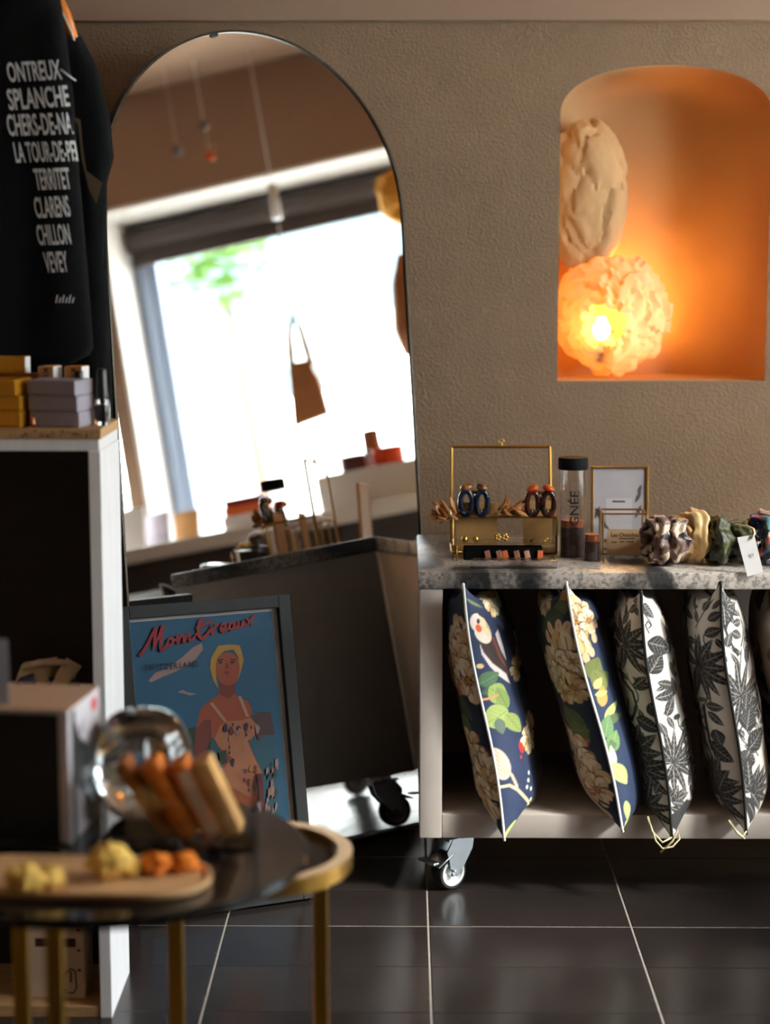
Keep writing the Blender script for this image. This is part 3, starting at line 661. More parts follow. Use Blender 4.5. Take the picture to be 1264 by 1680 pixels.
def palm_fill(p, side, seed):
    rg = random.Random(seed * 2 + side)
    for i in range(9):
        x, z = 0.095 + 0.03 * (i % 3) + rg.uniform(-0.01, 0.01), 0.2 + i * 0.055; a0 = rg.uniform(0, 360)
        p.star(x, z, 0.045, [a0 + q * 45 for q in range(7)], BLK, VN)
    for i in range(26):
        x, z = rg.uniform(0.012, 0.16), rg.uniform(0.17, 0.66); p.leaf(x, z, rg.uniform(0.02, 0.04), rg.uniform(0.004, 0.008), rg.uniform(0, 6.28), BLK, VN)
    for i in range(5):
        x, z = rg.uniform(0.02, 0.12), rg.uniform(0.2, 0.6); pts = [(x, z)]
        for q in range(8): x += 0.008 * math.cos(q * 0.8 + i); z += 0.010; pts.append((x, z))
        p.stroke(pts, 0.0016, BLK)
def navy_fill(p, side, seed):
    rg = random.Random(seed * 2 + side)
    for i in range(10):
        x, z = rg.uniform(0.09, 0.2), 0.18 + i * 0.05; p.leaf(x, z, rg.uniform(0.05, 0.08), rg.uniform(0.012, 0.02), rg.uniform(0, 6.28), (46, 62, 44), (70, 88, 60))
        if i % 3 == 0:
            for q in range(4): p.flower(x + rg.uniform(-0.02, 0.02), z + rg.uniform(-0.02, 0.02), 0.026, q, 6, q)
def palm_a(p, side, C):
    palm_fill(p, side, 3)
    def L(x, y): return C(960 + x / 3.056, 930 + y / 3.056)
    k = 1 / 3.056 * PXM
    S = lambda x, y, r, angs, **q: p.star(*L(x, y), r * k * 1.5, angs, BLK, VN, **q)
    def leaf(x, y, L_, w, a): p.leaf(*L(x, y), L_ * k * 1.25, w * k * 1.3, math.radians(a), BLK, VN)
    def vine(pts, w): p.stroke([L(*q) for q in pts], w * k, BLK)
    if side < 0:
        leaf(215, 200, 60, 18, 40); leaf(190, 270, 70, 16, 70); S(205, 365, 120, [75, 40, 5, -30, -60, -100, 150, 115]); leaf(250, 575, 90, 20, 10); leaf(265, 570, 70, 18, 40)
        vine([(190, 480), (200, 570), (250, 610), (270, 680), (255, 760), (220, 770)], 9); vine([(230, 660), (200, 720), (210, 780)], 6)
        leaf(270, 740, 110, 32, -20); leaf(330, 650, 70, 34, -60); p.ell(*L(235, 795), 30 * k, 24 * k, 0.2, BLK)
        S(275, 920, 130, [100, 70, 40, 10, -20, 140]); S(300, 990, 130, [150, 170, 20, -10, -40, -75, -110, 110]); S(330, 1180, 130, [170, 150, 125, 100, 70, 40, 10, -20, -50, 200]); leaf(220, 880, 80, 14, 100); leaf(360, 1100, 60, 14, 60)
    else:
        leaf(300, 150, 90, 26, -50); vine([(330, 300), (310, 260), (325, 240), (345, 265), (330, 275)], 4); leaf(320, 345, 130, 40, -22); leaf(330, 500, 110, 42, 48); vine([(300, 450), (340, 420), (430, 420)], 4)
        leaf(370, 550, 110, 18, -20); leaf(360, 625, 140, 22, 2); leaf(420, 720, 100, 24, 50); leaf(480, 640, 80, 20, 100); p.ell(*L(475, 740), 26 * k, 15 * k, 0, BLK); leaf(440, 470, 90, 14, -70)
        S(450, 945, 140, [150, 120, 95, 75, 50, 25, 5, -15, -40, -70, -95, -120, 170]); S(440, 1130, 80, [60, 30, 10, -20, 100]); p.poly([L(430, 1190), L(520, 1140), L(560, 1170), L(520, 1250), L(470, 1310), L(440, 1250)], (44, 42, 42)); leaf(530, 1080, 70, 14, 60); leaf(500, 860, 70, 14, 50); leaf(420, 810, 60, 16, 110)
def palm_b(p, side, C):
    palm_fill(p, side, 8)
    def L(x, y): return C(960 + x / 3.056, 930 + y / 3.056)
    k = 1 / 3.056 * PXM
    S = lambda x, y, r, angs, **q: p.star(*L(x, y), r * k * 1.5, angs, BLK, VN, **q)
    def leaf(x, y, L_, w, a): p.leaf(*L(x, y), L_ * k * 1.25, w * k * 1.3, math.radians(a), BLK, VN)
    def vine(pts, w): p.stroke([L(*q) for q in pts], w * k, BLK)
    if side < 0:
        leaf(590, 200, 70, 20, 60); leaf(620, 240, 80, 20, 30); leaf(610, 320, 90, 22, 25); leaf(570, 270, 60, 16, 120); vine([(640, 130), (600, 200), (560, 300)], 4)
        S(588, 490, 150, [80, 55, 30, 5, -20, -50, -75, -110, 165]); vine([(545, 340), (580, 420), (590, 490)], 4); leaf(630, 690, 90, 20, 8); leaf(640, 720, 80, 20, -30)
        vine([(560, 700), (600, 750), (625, 820), (620, 890), (590, 910)], 11); vine([(590, 790), (570, 860)], 7); leaf(615, 880, 120, 38, -25); leaf(670, 800, 70, 36, -70); S(625, 1070, 110, [120, 95, 70, 40, 15, -10]); S(660, 1140, 140, [150, 120, 90, 60, 30, 5, -25, -50, 180]); leaf(640, 1190, 120, 18, -30); leaf(690, 1230, 90, 16, -10)
    else:
        S(705, 160, 110, [100, 60, 30, 0, -30, -60, -90, 140]); vine([(780, 180), (740, 240), (710, 270), (730, 330), (780, 420)], 7); vine([(800, 200), (825, 300), (800, 380)], 5); leaf(750, 300, 60, 20, -30); leaf(720, 370, 60, 18, 70); leaf(760, 260, 60, 18, 0); leaf(835, 480, 90, 20, 80)
        vine([(800, 400), (790, 500), (795, 600)], 4); S(795, 620, 135, [115, 90, 60, 25, 5, -25, -55, -80, -110, -150, 175, 150]); S(820, 700, 90, [-20, -60, -90, 40, 10, 70]); vine([(800, 620), (770, 780), (740, 830)], 4); vine([(700, 420), (720, 440)], 4); vine([(705, 510), (740, 515)], 4)
        leaf(715, 790, 100, 45, 65); leaf(735, 880, 120, 42, 30); leaf(800, 960, 80, 44, 60); p.poly([L(740, 900), L(780, 940), L(800, 1000), L(760, 1020), L(735, 960)], (44, 42, 42))
        S(770, 1085, 125, [60, 40, 20, -5, -30, -55, 90, 120, 150]); p.poly([L(800, 1100), L(850, 1120), L(860, 1220), L(830, 1240), L(810, 1160)], (44, 42, 42)); leaf(790, 1130, 120, 10, -60)
def coral(p, side, C):
    for i in range(14):
        x, z = RNG.uniform(0, 0.16), RNG.uniform(0.18, 0.66)
        p.ell(x, z, RNG.uniform(0.015, 0.035), RNG.uniform(0.02, 0.05), RNG.uniform(0, 3), [(186, 84, 58), (206, 116, 84), (160, 60, 44)][i % 3]); p.ell(x + 0.004, z, 0.012, 0.022, 0.5, (232, 214, 200))
    for i in range(7): p.leaf(RNG.uniform(0, 0.15), RNG.uniform(0.2, 0.66), 0.06, 0.012, RNG.uniform(0, 6), (40, 44, 36), (90, 96, 70))

G1 = 'cushions standing in the cart'
cushion('cushion', 'navy floral cushion with white piping and a printed bird, first from the cart\'s side panel', (0.116, 0.667), (0.202, 0.143), 0.178, 0.080, 0.44, (24, 36, 62), navy_a, white_pipe, group=G1, yaw=0.08, lscale=0.78)
cushion('cushion', 'navy floral cushion with white piping, between the bird cushion and a palm-leaf cushion', (0.320, 0.671), (0.440, 0.162), 0.178, 0.075, 0.44, (24, 36, 62), navy_b, white_pipe, group=G1, yaw=0.04)
cushion('cushion', 'black and white palm-leaf cushion beside the navy ones, cord loop hanging at its foot', (0.468, 0.653), (0.540, 0.145), 0.178, 0.066, 0.44, (216, 208, 198), palm_a, black_pipe, group=G1, yaw=0.07,
        cord=[(0, -0.002, 0.006), (-0.02, -0.006, -0.004), (-0.042, -0.006, 0.02), (-0.05, -0.004, 0.05), (-0.046, -0.004, 0.035), (-0.034, -0.008, 0.0), (-0.02, -0.008, -0.016), (0.0, -0.008, -0.012), (0.014, -0.006, 0.004), (0.012, -0.004, 0.02), (0.0, -0.008, 0.0), (-0.024, -0.008, -0.024)])
cushion('cushion', 'black and white palm-leaf cushion further from the navy ones, short cord at its foot', (0.625, 0.672), (0.689, 0.158), 0.178, 0.066, 0.44, (216, 208, 198), palm_b, black_pipe, group=G1, yaw=0.08,
        cord=[(0, -0.002, 0.006), (-0.008, -0.006, -0.004), (-0.024, -0.006, 0.01), (-0.036, -0.004, 0.03), (-0.02, -0.008, 0.004), (-0.004, -0.008, -0.008)])
cushion('cushion', 'cream cushion with coral red flowers, mostly cut off by the photo\'s edge', (0.80, 0.655), (0.86, 0.155), 0.178, 0.072, 0.44, (206, 186, 170), coral, white_pipe, group=G1, nt=120, nb=50)

# ------------------------------------------------------------------ things on the marble top
ZM = CZT
def quadm(mb, pts, m): mb.use(m); mb.add(pts, [tuple(range(len(pts)))])
def bars(mb, pairs, r=0.003, n=6):
    for a, b in pairs: mb.tube([a, b], r, n)
def boxedges(lo, hi):
    x0, y0, z0 = lo; x1, y1, z1 = hi; c = [(x0, y0), (x1, y0), (x1, y1), (x0, y1)]; o = []
    for z in (z0, z1):
        for i in range(4): o.append(((*c[i], z), (*c[(i + 1) % 4], z)))
    for i in range(4): o.append(((*c[i], z0), (*c[i], z1)))
    return o
# brass jewellery stand
st = thing('jewellery_stand', 'brass-edged glass jewellery box with tall empty brass frame at its back', 'stand', (0.21, 4.0, ZM))
zb = atY(820, 848, 3.93)[2] - ZM; zt_ = atY(820, 733, 4.05)[2] - ZM
m = MB(); bars(m, boxedges((-0.108, -0.07, 0.003), (0.113, 0.05, zb)), 0.003); m.build('box_frame', brass, st, smooth=True)
m = MB(); bars(m, [((-0.108, 0.052, 0.003), (-0.108, 0.052, zt_)), ((0.112, 0.052, 0.003), (0.106, 0.052, zt_)), ((-0.108, 0.052, zt_), (0.106, 0.052, zt_))], 0.0036); m.build('tall_frame', brass, st, smooth=True)
m = MB(); m.tube([(0.0, 0.052, zt_ + 0.003), (0.0, 0.052, zt_ + 0.010)], 0.004, 8); m.tube([(0.006 * math.cos(q), 0.052, zt_ + 0.012 + 0.004 * math.sin(q)) for q in np.linspace(0, 2 * PI, 12)[:-1]], 0.0015, 6, closed=True); m.build('hanging_ring', brass, st, smooth=True)
for k, (lo, hi) in enumerate([((-0.106, -0.0705, 0.006), (0.111, -0.0695, zb - 0.003)), ((-0.1085, -0.068, 0.006), (-0.1075, 0.048, zb - 0.003)), ((0.1125, -0.068, 0.006), (0.1135, 0.048, zb - 0.003))]):
    m = MB(); m.box(lo, hi); m.build('pane', clear_sheet, st)
m = MB(); m.box((-0.106, -0.068, 0.004), (0.111, 0.048, 0.006)); m.build('floor_pane', mat('stand_floor', (120, 96, 66), 0.5), st)
# kraft cards standing in the box, carrying the clips
for k, (x0, x1) in enumerate([(-0.1, -0.012), (0.045, 0.108)]):
    cd = MB(); cd.box((x0, -0.004, 0), (x1, 0, zb + 0.022)); o = cd.build('display_card', kraft_pale); o.location = (0.21, 3.95 + 0.03 * k, ZM + 0.0062)
    tag(o, ['kraft card holding the dark blue hair clip in the brass box', 'kraft card holding the red-brown hair clip in the brass box'][k], 'card')
def tortoise(name, dark, light):
    m = mat(name, light, 0.25, coat=0.5); nt = m.node_tree; b = nt.nodes['Principled BSDF']
    n = nt.nodes.new('ShaderNodeTexNoise'); n.inputs['Scale'].default_value = 60; n.inputs['Detail'].default_value = 3
    r = nt.nodes.new('ShaderNodeValToRGB'); r.color_ramp.elements[0].position = 0.42; r.color_ramp.elements[0].color = lin(dark); r.color_ramp.elements[1].position = 0.66; r.color_ramp.elements[1].color = lin(light)
    tc = nt.nodes.new('ShaderNodeTexCoord'); nt.links.new(tc.outputs['Object'], n.inputs['Vector']); nt.links.new(n.outputs['Fac'], r.inputs['Fac']); nt.links.new(r.outputs['Color'], b.inputs['Base Color']); return m
def claw(label, x, y, z, w, h, mjaw, mtop):
    c = thing('hair_claw_clip', label, 'hair clip', (x, y, z), 0, 'hair clips on the brass stand')
    for s in (-1, 1):
        m = MB(); cx = s * w * 0.27
        pts = [(cx + w * 0.19 * math.cos(q), -0.004 * math.sin(q), h * 0.5 + h * 0.46 * math.copysign(abs(math.sin(q)) ** 0.8, math.sin(q))) for q in np.linspace(0, 2 * PI, 28)[:-1]]
        m.tube(pts, 0.0062, 8, closed=True); m.build('jaw', mjaw, c, smooth='all')
        m = MB(); m.lathe([(0.0, -0.006), (0.011, -0.004), (0.014, 0.001), (0.010, 0.007), (0.0, 0.009)], 14, T(cx * 1.1 - s * 0.002, 0.004, h + 0.004) @ R(0.3 * s, 'Y')); m.build('finger_grip', mtop, c, smooth='all')
        m = MB()
        for q in range(4): m.tube([(cx - 0.008 + q * 0.005, -0.004, h * 0.3), (cx - 0.008 + q * 0.005, -0.011, h * 0.12)], [0.0016, 0.0007], 6)
        m.build('teeth', mjaw, c, smooth='all')
    m = MB(); m.tube([(-w * 0.3, 0.003, h * 0.93), (w * 0.3, 0.003, h * 0.93)], 0.004, 8); m.build('hinge', mat('spring_brass', (150, 110, 60), 0.35, metal=1), c, smooth='all')
    return c
amber = tortoise('amber_shell', (70, 34, 14), (214, 130, 50))
claw('dark blue hair claw with amber grips, beside the dried sprig', 0.147, 3.925, ZM + zb + 0.002, 0.062, 0.056, tortoise('navy_shell', (10, 14, 30), (26, 38, 74)), amber)
claw('deep red-brown tortoiseshell hair claw with orange grips', 0.288, 3.925, ZM + zb + 0.002, 0.062, 0.054, tortoise('red_shell', (30, 8, 5), (96, 26, 12)), mat('orange_shell', (226, 90, 24), 0.3))
def sprig(label, x, y, z, aim, n, seed):
    rg = random.Random(seed); c = thing('dried_leaf_clip', label, 'hair clip', (x, y, z), 0, 'dried leaf clips on the brass stand')
    tw = mat('dried_leaf', (176, 116, 60), 0.6, vary=0.25, scale=80)
    m = MB(); m.tube([(0, 0, 0), (aim * 0.02, -0.004, 0.012), (aim * 0.045, -0.002, 0.016)], [0.003, 0.0025, 0.001], 6); m.build('stem', tw, c, smooth='all')
    for k in range(n):
        a = rg.uniform(-0.6, 1.5); L = rg.uniform(0.02, 0.036); bx = aim * rg.uniform(0, 0.04); bz = rg.uniform(0.004, 0.018)
        m = MB(); rows = []
        for q in range(6):
            u = q / 5; wd = 0.0055 * math.sin(PI * min(u * 0.9 + 0.08, 1)) + 0.0004
            rows.append([(u * L, -wd, 0.002 * math.cos(u * 3)), (u * L, 0, 0.003 + 0.002 * math.cos(u * 3)), (u * L, wd, 0.002 * math.cos(u * 3))])
        ang = a if aim > 0 else PI - a
        m.grid(rows, T(bx, -0.004 + rg.uniform(-0.012, 0.012), bz) @ R(-ang, 'Y') @ R(rg.uniform(-1, 1), 'X')); m.build('leaf', tw, c, smooth='all', solid=0.0012)
    return c
sprig('spiky dried-leaf hair clip sticking out past the brass stand toward the mirror', 0.112, 3.92, ZM + zb - 0.004, -1, 16, 3)
sprig('dried-leaf hair clip between the blue claw and the red-brown claw', 0.20, 3.925, ZM + zb + 0.0, 1, 18, 5)
# acrylic earring riser
rs = thing('earring_riser', 'clear acrylic earring riser with a black velvet front', 'riser', (0.205, 3.86, ZM))
zr = atY(825, 889, 3.86)[2] - ZM
m = MB(); m.box((-0.107, -0.02, zr - 0.004), (0.109, 0.045, zr), ch=0.001); m.build('ledge', acrylic, rs)
for s in (-0.105, 0.104):
    m = MB(); m.box((s, -0.018, 0), (s + 0.003, 0.043, zr - 0.0041)); m.build('end_panel', clear_sheet, rs)
m = MB(); m.box((-0.082, -0.014, 0.0), (0.083, 0.012, zr - 0.008), ch=0.003); m.build('velvet_pad', mat('black_velvet', (16, 14, 14), 0.95, spec=0.1), rs)
def earring(name, label, x, y, z, build, m, group='earrings on the acrylic riser'):
    mb = MB(); build(mb); o = mb.build(name, m, smooth='all'); o.location = (x, y, z); tag(o, label, 'earring', group); return o
zl = ZM + zr
def stud(r): return lambda mb: (mb.lathe([(0.0, 0), (r * 0.7, r * 0.2), (r, r), (r * 0.7, r * 1.8), (0.0, r * 2)], 14), mb.tube([(0, 0, r), (0, 0.008, r)], 0.0006, 5))
earring('stud_earring', 'round gold ball stud at the end of the ledge nearest the mirror', atY(763, 880, 3.855)[0], 3.855, zl, stud(0.0068), gold)
earring('stud_earring', 'round pale gold ball stud, second along the riser ledge', atY(781, 880, 3.855)[0], 3.855, zl, stud(0.0068), gold)
def flower_stud(mb):
    for k in range(5):
        a = 2 * PI * k / 5; mb.lathe([(0, 0), (0.003, 0.001), (0.004, 0.004), (0, 0.007)], 8, T(0.0042 * math.cos(a), 0, 0.0075 + 0.0052 * math.sin(a)))
    mb.tube([(0, 0, 0.0), (0, 0, 0.006)], 0.0012, 6)
earring('flower_earring', 'gold flower-shaped earring in the middle of the ledge, nearer the ball studs', atY(817, 880, 3.855)[0], 3.855, zl, flower_stud, gold)
earring('flower_earring', 'gold flower-shaped earring in the middle of the ledge, nearer the glass tube', atY(829, 880, 3.855)[0], 3.855, zl, flower_stud, gold)
def bead(mb): mb.lathe([(0, 0), (0.002, 0.001), (0.003, 0.004), (0, 0.006)], 10); mb.tube([(0, 0, 0.004), (0.008, 0, 0.009)], [0.0018, 0.0008], 6)
earring('drop_earring', 'tiny dark drop earring on the riser ledge', atY(872, 882, 3.855)[0], 3.855, zl, bead, black_metal)
earring('drop_earring', 'tiny gold drop earring at the ledge end beside the glass tube', atY(894, 882, 3.855)[0], 3.855, zl, bead, gold)
mb = MB(); mb.tube([(0, 0, 0), (0, 0, 0.03)], 0.0018, 6); mb.tube([(-0.009, 0, 0.02), (0.009, 0, 0.02)], 0.0018, 6)
for q in ((-0.009, 0.02), (0.009, 0.02), (0, 0.03)): mb.lathe([(0, -0.003), (0.003, 0), (0, 0.003)], 8, T(q[0], 0, q[1]))
o = mb.build('cross_earring', brass, smooth='all'); o.location = (0.108, 3.832, ZM); tag(o, 'dark brass cross earring standing by the velvet pad', 'earring')
bar_m = [mat('rose_bar', (170, 118, 96), 0.4, metal=0.4, vary=0.2, scale=200), mat('rose_bar_pale', (216, 160, 130), 0.4, metal=0.3), mat('orange_bar', (206, 104, 58), 0.4, vary=0.3, scale=150)]
for k, (px, mm, lb_) in enumerate([(803, 0, 'brownish pink bar earring, first on the velvet counted from the brass cross'), (822, 0, 'brownish pink bar earring, second on the velvet counted from the brass cross'), (832, 2, 'orange and dark bar earring in the row on black velvet'),
                                   (851, 0, 'brownish pink bar earring, between the orange one and the palest one'), (868, 1, 'palest pink bar earring in the row on black velvet'), (887, 2, 'plain orange bar earring at the end of the row beside the glass tube')]):
    mb = MB(); mb.box((-0.0055, -0.001, 0), (0.0055, 0.001, 0.021), ch=0.0006); o = mb.build('bar_earring', bar_m[mm]); o.location = (atY(px, 912, 3.838)[0], 3.838, ZM + 0.001); o.rotation_euler = (-0.25, -0.25 if k < 5 else 0, 0); tag(o, lb_, 'earring', 'bar earrings on the black velvet')
mb = MB(); mb.box((-0.088, -0.018, 0), (0.088, 0.018, 0.017), ch=0.002); mb.box((-0.082, -0.012, 0.0171), (0.082, 0.012, 0.019), ch=0.0008); o = mb.build('acrylic_block', clear_sheet, smooth=True); o.location = (0.222, 3.757, ZM); tag(o, 'clear acrylic block lying at the marble front edge', 'block')
# tubes
def tube_jar(label, x, y, r, h, cap, fill, writing=None):
    j = thing('display_tube', label, 'tube', (x, y, ZM), 0, 'clear tubes on the cart')
    m = MB(); m.lathe([(r, 0.0), (r, h), (r - 0.0012, h), (r - 0.0012, 0.002)], 36, cap=True); m.build('tube_wall', clear_sheet, j, smooth=True)
    m = MB(); m.lathe([(0.0, 0.002), (r - 0.003, 0.002), (r - 0.003, fill), (0.0, fill)], 28); m.build('filling', mat('dark_brown_fill', (54, 30, 20), 0.5, vary=0.3, scale=60), j, smooth=True)
    m = MB(); m.lathe([(0.0, fill + 0.001), (r - 0.003, fill + 0.001), (r - 0.003, fill + 0.016), (0.0, fill + 0.016)], 28); m.build('copper_band', mat('copper_fill', (150, 84, 50), 0.35, metal=0.4), j, smooth=True)
    if cap:
        m = MB(); m.lathe([(0.0, h - 0.002), (r + 0.0035, h - 0.002), (r + 0.004, h + 0.002), (r + 0.004, h + 0.020), (r + 0.002, h + 0.023), (0.0, h + 0.023)], 36); m.build('cap', mat('cap_black', (12, 12, 13), 0.7, spec=0.15), j, smooth=True)
    if writing:
        m = MB()
        def fn(a, b):   # a along the height, b across
            th = -PI / 2 + (b / r); rr = r + 0.0006
            return (rr * math.cos(th), rr * math.sin(th), a)
        text_fit(m, writing, h * 0.25, h * 0.76, -0.011, 0.013, lambda a, b: fn(a, -b), bold=0.012); m.build('lettering', ink, j)
ht = atY(940, 768, 3.90)[2] - ZM
tube_jar('tall clear tube with black cap and black vertical lettering', atY(939, 900, 3.90)[0], 3.90, 0.0275, ht, True, 0.062, 'LIGN\u00c9E')
tube_jar('short open clear tube with brown filling beside the tall capped tube', atY(972, 920, 3.84)[0], 3.845, 0.0185, 0.075, False, 0.04)
# photo frame
pf = thing('photo_frame', 'brass photo frame with a grey print behind the beige sign', 'frame', M=frame((atY(1017, 880, 4.09)[0], 4.09, ZM + 0.003), (1, 0, 0), (0, math.sin(0.1), math.cos(0.1)), (0, -math.cos(0.1), math.sin(0.1))))
fwid, fh_ = 0.063, atY(1017, 766, 4.09)[2] - ZM - 0.003
m = MB()
for lo, hi in [((-fwid, 0, -0.004), (-fwid + 0.005, fh_, 0.004)), ((fwid - 0.005, 0, -0.004), (fwid, fh_, 0.004)), ((-fwid, fh_ - 0.005, -0.004), (fwid, fh_, 0.004)), ((-fwid, 0, -0.004), (fwid, 0.005, 0.004))]: m.box(lo, hi, ch=0.0008)
m.build('frame_bars', brass, pf)
m = MB(); m.box((-fwid + 0.004, 0.004, -0.003), (fwid - 0.004, fh_ - 0.004, -0.001)); m.build('print_sheet', mat('print_grey', (188, 182, 184), 0.4, vary=0.06, scale=12), pf)
m = MB(); z = -0.0007
quadm(m, [(-0.03, 0.02, z), (0.028, 0.02, z), (0.028, 0.095, z), (-0.03, 0.095, z)], mat('print_card', (206, 200, 200), 0.4))
z = -0.0005; quadm(m, [(-0.016, 0.086, z), (0.012, 0.086, z), (0.012, 0.09, z), (-0.016, 0.09, z)], mat('print_dark', (92, 86, 88), 0.4))
for q in range(4): quadm(m, [(-0.022, 0.07 - q * 0.007, z), (0.002, 0.07 - q * 0.007, z), (0.002, 0.072 - q * 0.007, z), (-0.022, 0.072 - q * 0.007, z)], MATS['print_card' if q % 2 else 'print_grey'])
for (x, y, L, a) in [(0.034, 0.085, 0.03, 1.1), (0.04, 0.105, 0.022, 1.2), (0.034, 0.05, 0.034, 1.15), (0.05, 0.05, 0.02, 0.8), (-0.05, 0.06, 0.035, -0.9), (-0.055, 0.075, 0.03, -1.0), (-0.045, 0.045, 0.03, -0.7), (-0.055, 0.05, 0.03, 1.2)]:
    p = []
    for q in range(9):
        u = q / 8; p.append((x + math.cos(a) * L * u - math.sin(a) * 0.004 * math.sin(PI * u), y + math.sin(a) * L * u + math.cos(a) * 0.004 * math.sin(PI * u), z))
    for q in range(7, 0, -1):
        u = q / 8; p.append((x + math.cos(a) * L * u + math.sin(a) * 0.004 * math.sin(PI * u), y + math.sin(a) * L * u - math.cos(a) * 0.004 * math.sin(PI * u), z))
    quadm(m, p, MATS['print_dark'])
m.build('print_motif', None, pf)
# card holder box and sign
hx = atY(1022, 900, 3.92)[0]; hz = atY(1022, 843, 3.92)[2] - ZM
hb = thing('card_box', 'small glass box with brass edges behind the beige sign', 'box', (hx, 3.95, ZM))
m = MB(); bars(m, boxedges((-0.042, -0.03, 0.0025), (0.05, 0.04, hz)), 0.0022); m.build('brass_edges', brass, hb, smooth=True)
for lo, hi in [((-0.04, -0.0305, 0.005), (0.048, -0.0295, hz - 0.003)), ((-0.0425, -0.028, 0.005), (-0.0415, 0.038, hz - 0.003)), ((0.0495, -0.028, 0.005), (0.0505, 0.038, hz - 0.003))]:
    m = MB(); m.box(lo, hi); m.build('pane', clear_sheet, hb)
sx = atY(1025, 890, 3.885)[0]; sz0 = atY(1025, 911, 3.885)[2]; sz1 = atY(1025, 868, 3.885)[2]
sg = thing('sign_card', 'beige sign card with printed lines in front of the glass box', 'sign', (sx, 3.885, ZM))
m = MB(); m.box((-0.037, 0, sz0 - ZM), (0.042, 0.0012, sz1 - ZM)); m.build('card', mat('beige_card', (214, 180, 140), 0.7), sg)
m = MB(); m.box((-0.03, 0.0013, 0), (-0.02, 0.012, sz0 - ZM + 0.02)).box((0.02, 0.0013, 0), (0.03, 0.012, sz0 - ZM + 0.02)); m.build('foot', acrylic, sg)
m = MB(); m.use(mat('sign_ink', (96, 66, 42), 0.7)); hgt = sz1 - sz0; base = sz0 - ZM
text_fit(m, 'Les Chouchous', -0.028, 0.036, base + hgt * 0.70, base + hgt * 0.86, lambda a, b: (a, -0.0004, b), bold=0.01)
for (a0, a1, zz) in [(-0.012, 0.022, 0.62), (-0.028, -0.016, 0.48), (-0.01, 0.0, 0.5), (0.004, 0.02, 0.5)]: m.box((a0, -0.0003, base + hgt * zz), (a1, -0.0001, base + hgt * (zz + 0.035)))
m.build('lettering', None, sg)
# scrunchies
def satin(name, rgb, spots=None, scale=40, rough=0.35):
    m = mat(name, rgb, rough, vary=0.1, scale=20, bump=0.1, bscale=120); b = m.node_tree.nodes['Principled BSDF']; b.inputs['Sheen Weight'].default_value = 0.2
    if spots:
        nt = m.node_tree; src = None
        for l in list(nt.links):
            if l.to_socket == b.inputs['Base Color']: nt.links.remove(l)
        v = nt.nodes.new('ShaderNodeTexVoronoi'); v.inputs['Scale'].default_value = scale; v.feature = 'F1'
        tc = nt.nodes.new('ShaderNodeTexCoord'); n = nt.nodes.new('ShaderNodeTexNoise'); n.inputs['Scale'].default_value = scale * 0.7
        mxv = nt.nodes.new('ShaderNodeVectorMath'); mxv.operation = 'MULTIPLY_ADD'; mxv.inputs[1].default_value = (0.02, 0.02, 0.02)
        nt.links.new(tc.outputs['Object'], n.inputs['Vector']); nt.links.new(n.outputs['Color'], mxv.inputs[0]); nt.links.new(tc.outputs['Object'], mxv.inputs[2]); nt.links.new(mxv.outputs[0], v.inputs['Vector'])
        sp = nt.nodes.new('ShaderNodeSeparateColor'); nt.links.new(v.outputs['Color'], sp.inputs[0])
        r = nt.nodes.new('ShaderNodeValToRGB'); r.color_ramp.interpolation = 'CONSTANT'; e = r.color_ramp.elements
        e[0].position = 0; e[0].color = lin(spots[0]); e[1].position = 1.0 / len(spots); e[1].color = lin(spots[1])
        for k in range(2, len(spots)): q = e.new(k / len(spots)); q.color = lin(spots[k])
        nt.links.new(sp.outputs[0], r.inputs['Fac']); nt.links.new(r.outputs['Color'], b.inputs['Base Color'])
    return m
def scrunchie(label, x, y, Rr, r, m, seed, yaw=0.25, tilt=0.0, rise=0.0):
    ph = seed * 1.7; P = []
    na, nc = 96, 36
    for i in range(na):
        a = 2 * PI * i / na; row = []
        rr = r * (1 + 0.09 * math.sin(6 * a + ph) + 0.06 * math.sin(13 * a + 2 * ph)); Ra = Rr * (1 + 0.05 * math.sin(3 * a + ph) + 0.04 * math.sin(7 * a))
        off = r * 0.22 * math.sin(5 * a + ph * 1.3)
        for c in range(nc):
            q = 2 * PI * c / nc; k = rr * (1 + 0.20 * math.sin(4 * q + 1.6 * math.sin(2 * a + ph) + ph) + 0.10 * math.sin(7 * q + 2 * a) + 0.05 * math.sin(3 * q - 11 * a))
            R_ = Ra + k * math.cos(q) * 0.95; row.append((k * math.sin(q) * 1.15 + off, R_ * math.cos(a), R_ * math.sin(a)))
        P.append(row)
    P.append(P[0]); M = R(yaw, 'Z') @ R(tilt, 'Y')
    mb = MB(); mb.grid(P, M, wrap=True); zmin = min(v[2] for v in mb.v)
    mb.v = [(v[0], v[1], v[2] - zmin) for v in mb.v]
    o = mb.build('scrunchie', m, smooth='all', weld=True); o.location = (x, y, ZM + rise); return tag(o, label, 'scrunchie', 'satin scrunchies on the cart')
brn = satin('satin_brown', (120, 92, 82), [(118, 90, 82), (118, 90, 82), (30, 24, 22), (118, 90, 82), (206, 184, 158), (118, 90, 82)], 70)
crm = satin('satin_cream', (226, 190, 130)); grn = satin('satin_green', (46, 48, 20), [(44, 46, 18), (60, 62, 26), (24, 28, 12), (92, 92, 40)], 50, 0.45)
mul = satin('satin_multi', (30, 40, 60), [(24, 36, 60), (30, 60, 60), (34, 60, 160), (20, 24, 30), (176, 70, 50), (70, 120, 130), (190, 140, 120)], 55)
X = lambda px: atY(px, 900, 3.80)[0]
scrunchie('brown patterned satin scrunchie next to the beige sign', X(1078), 3.80, 0.034, 0.0165, brn, 1, 0.35)
scrunchie('brown patterned satin scrunchie touching the cream ones', X(1106), 3.80, 0.032, 0.0165, brn, 2, 0.2, 0.08)
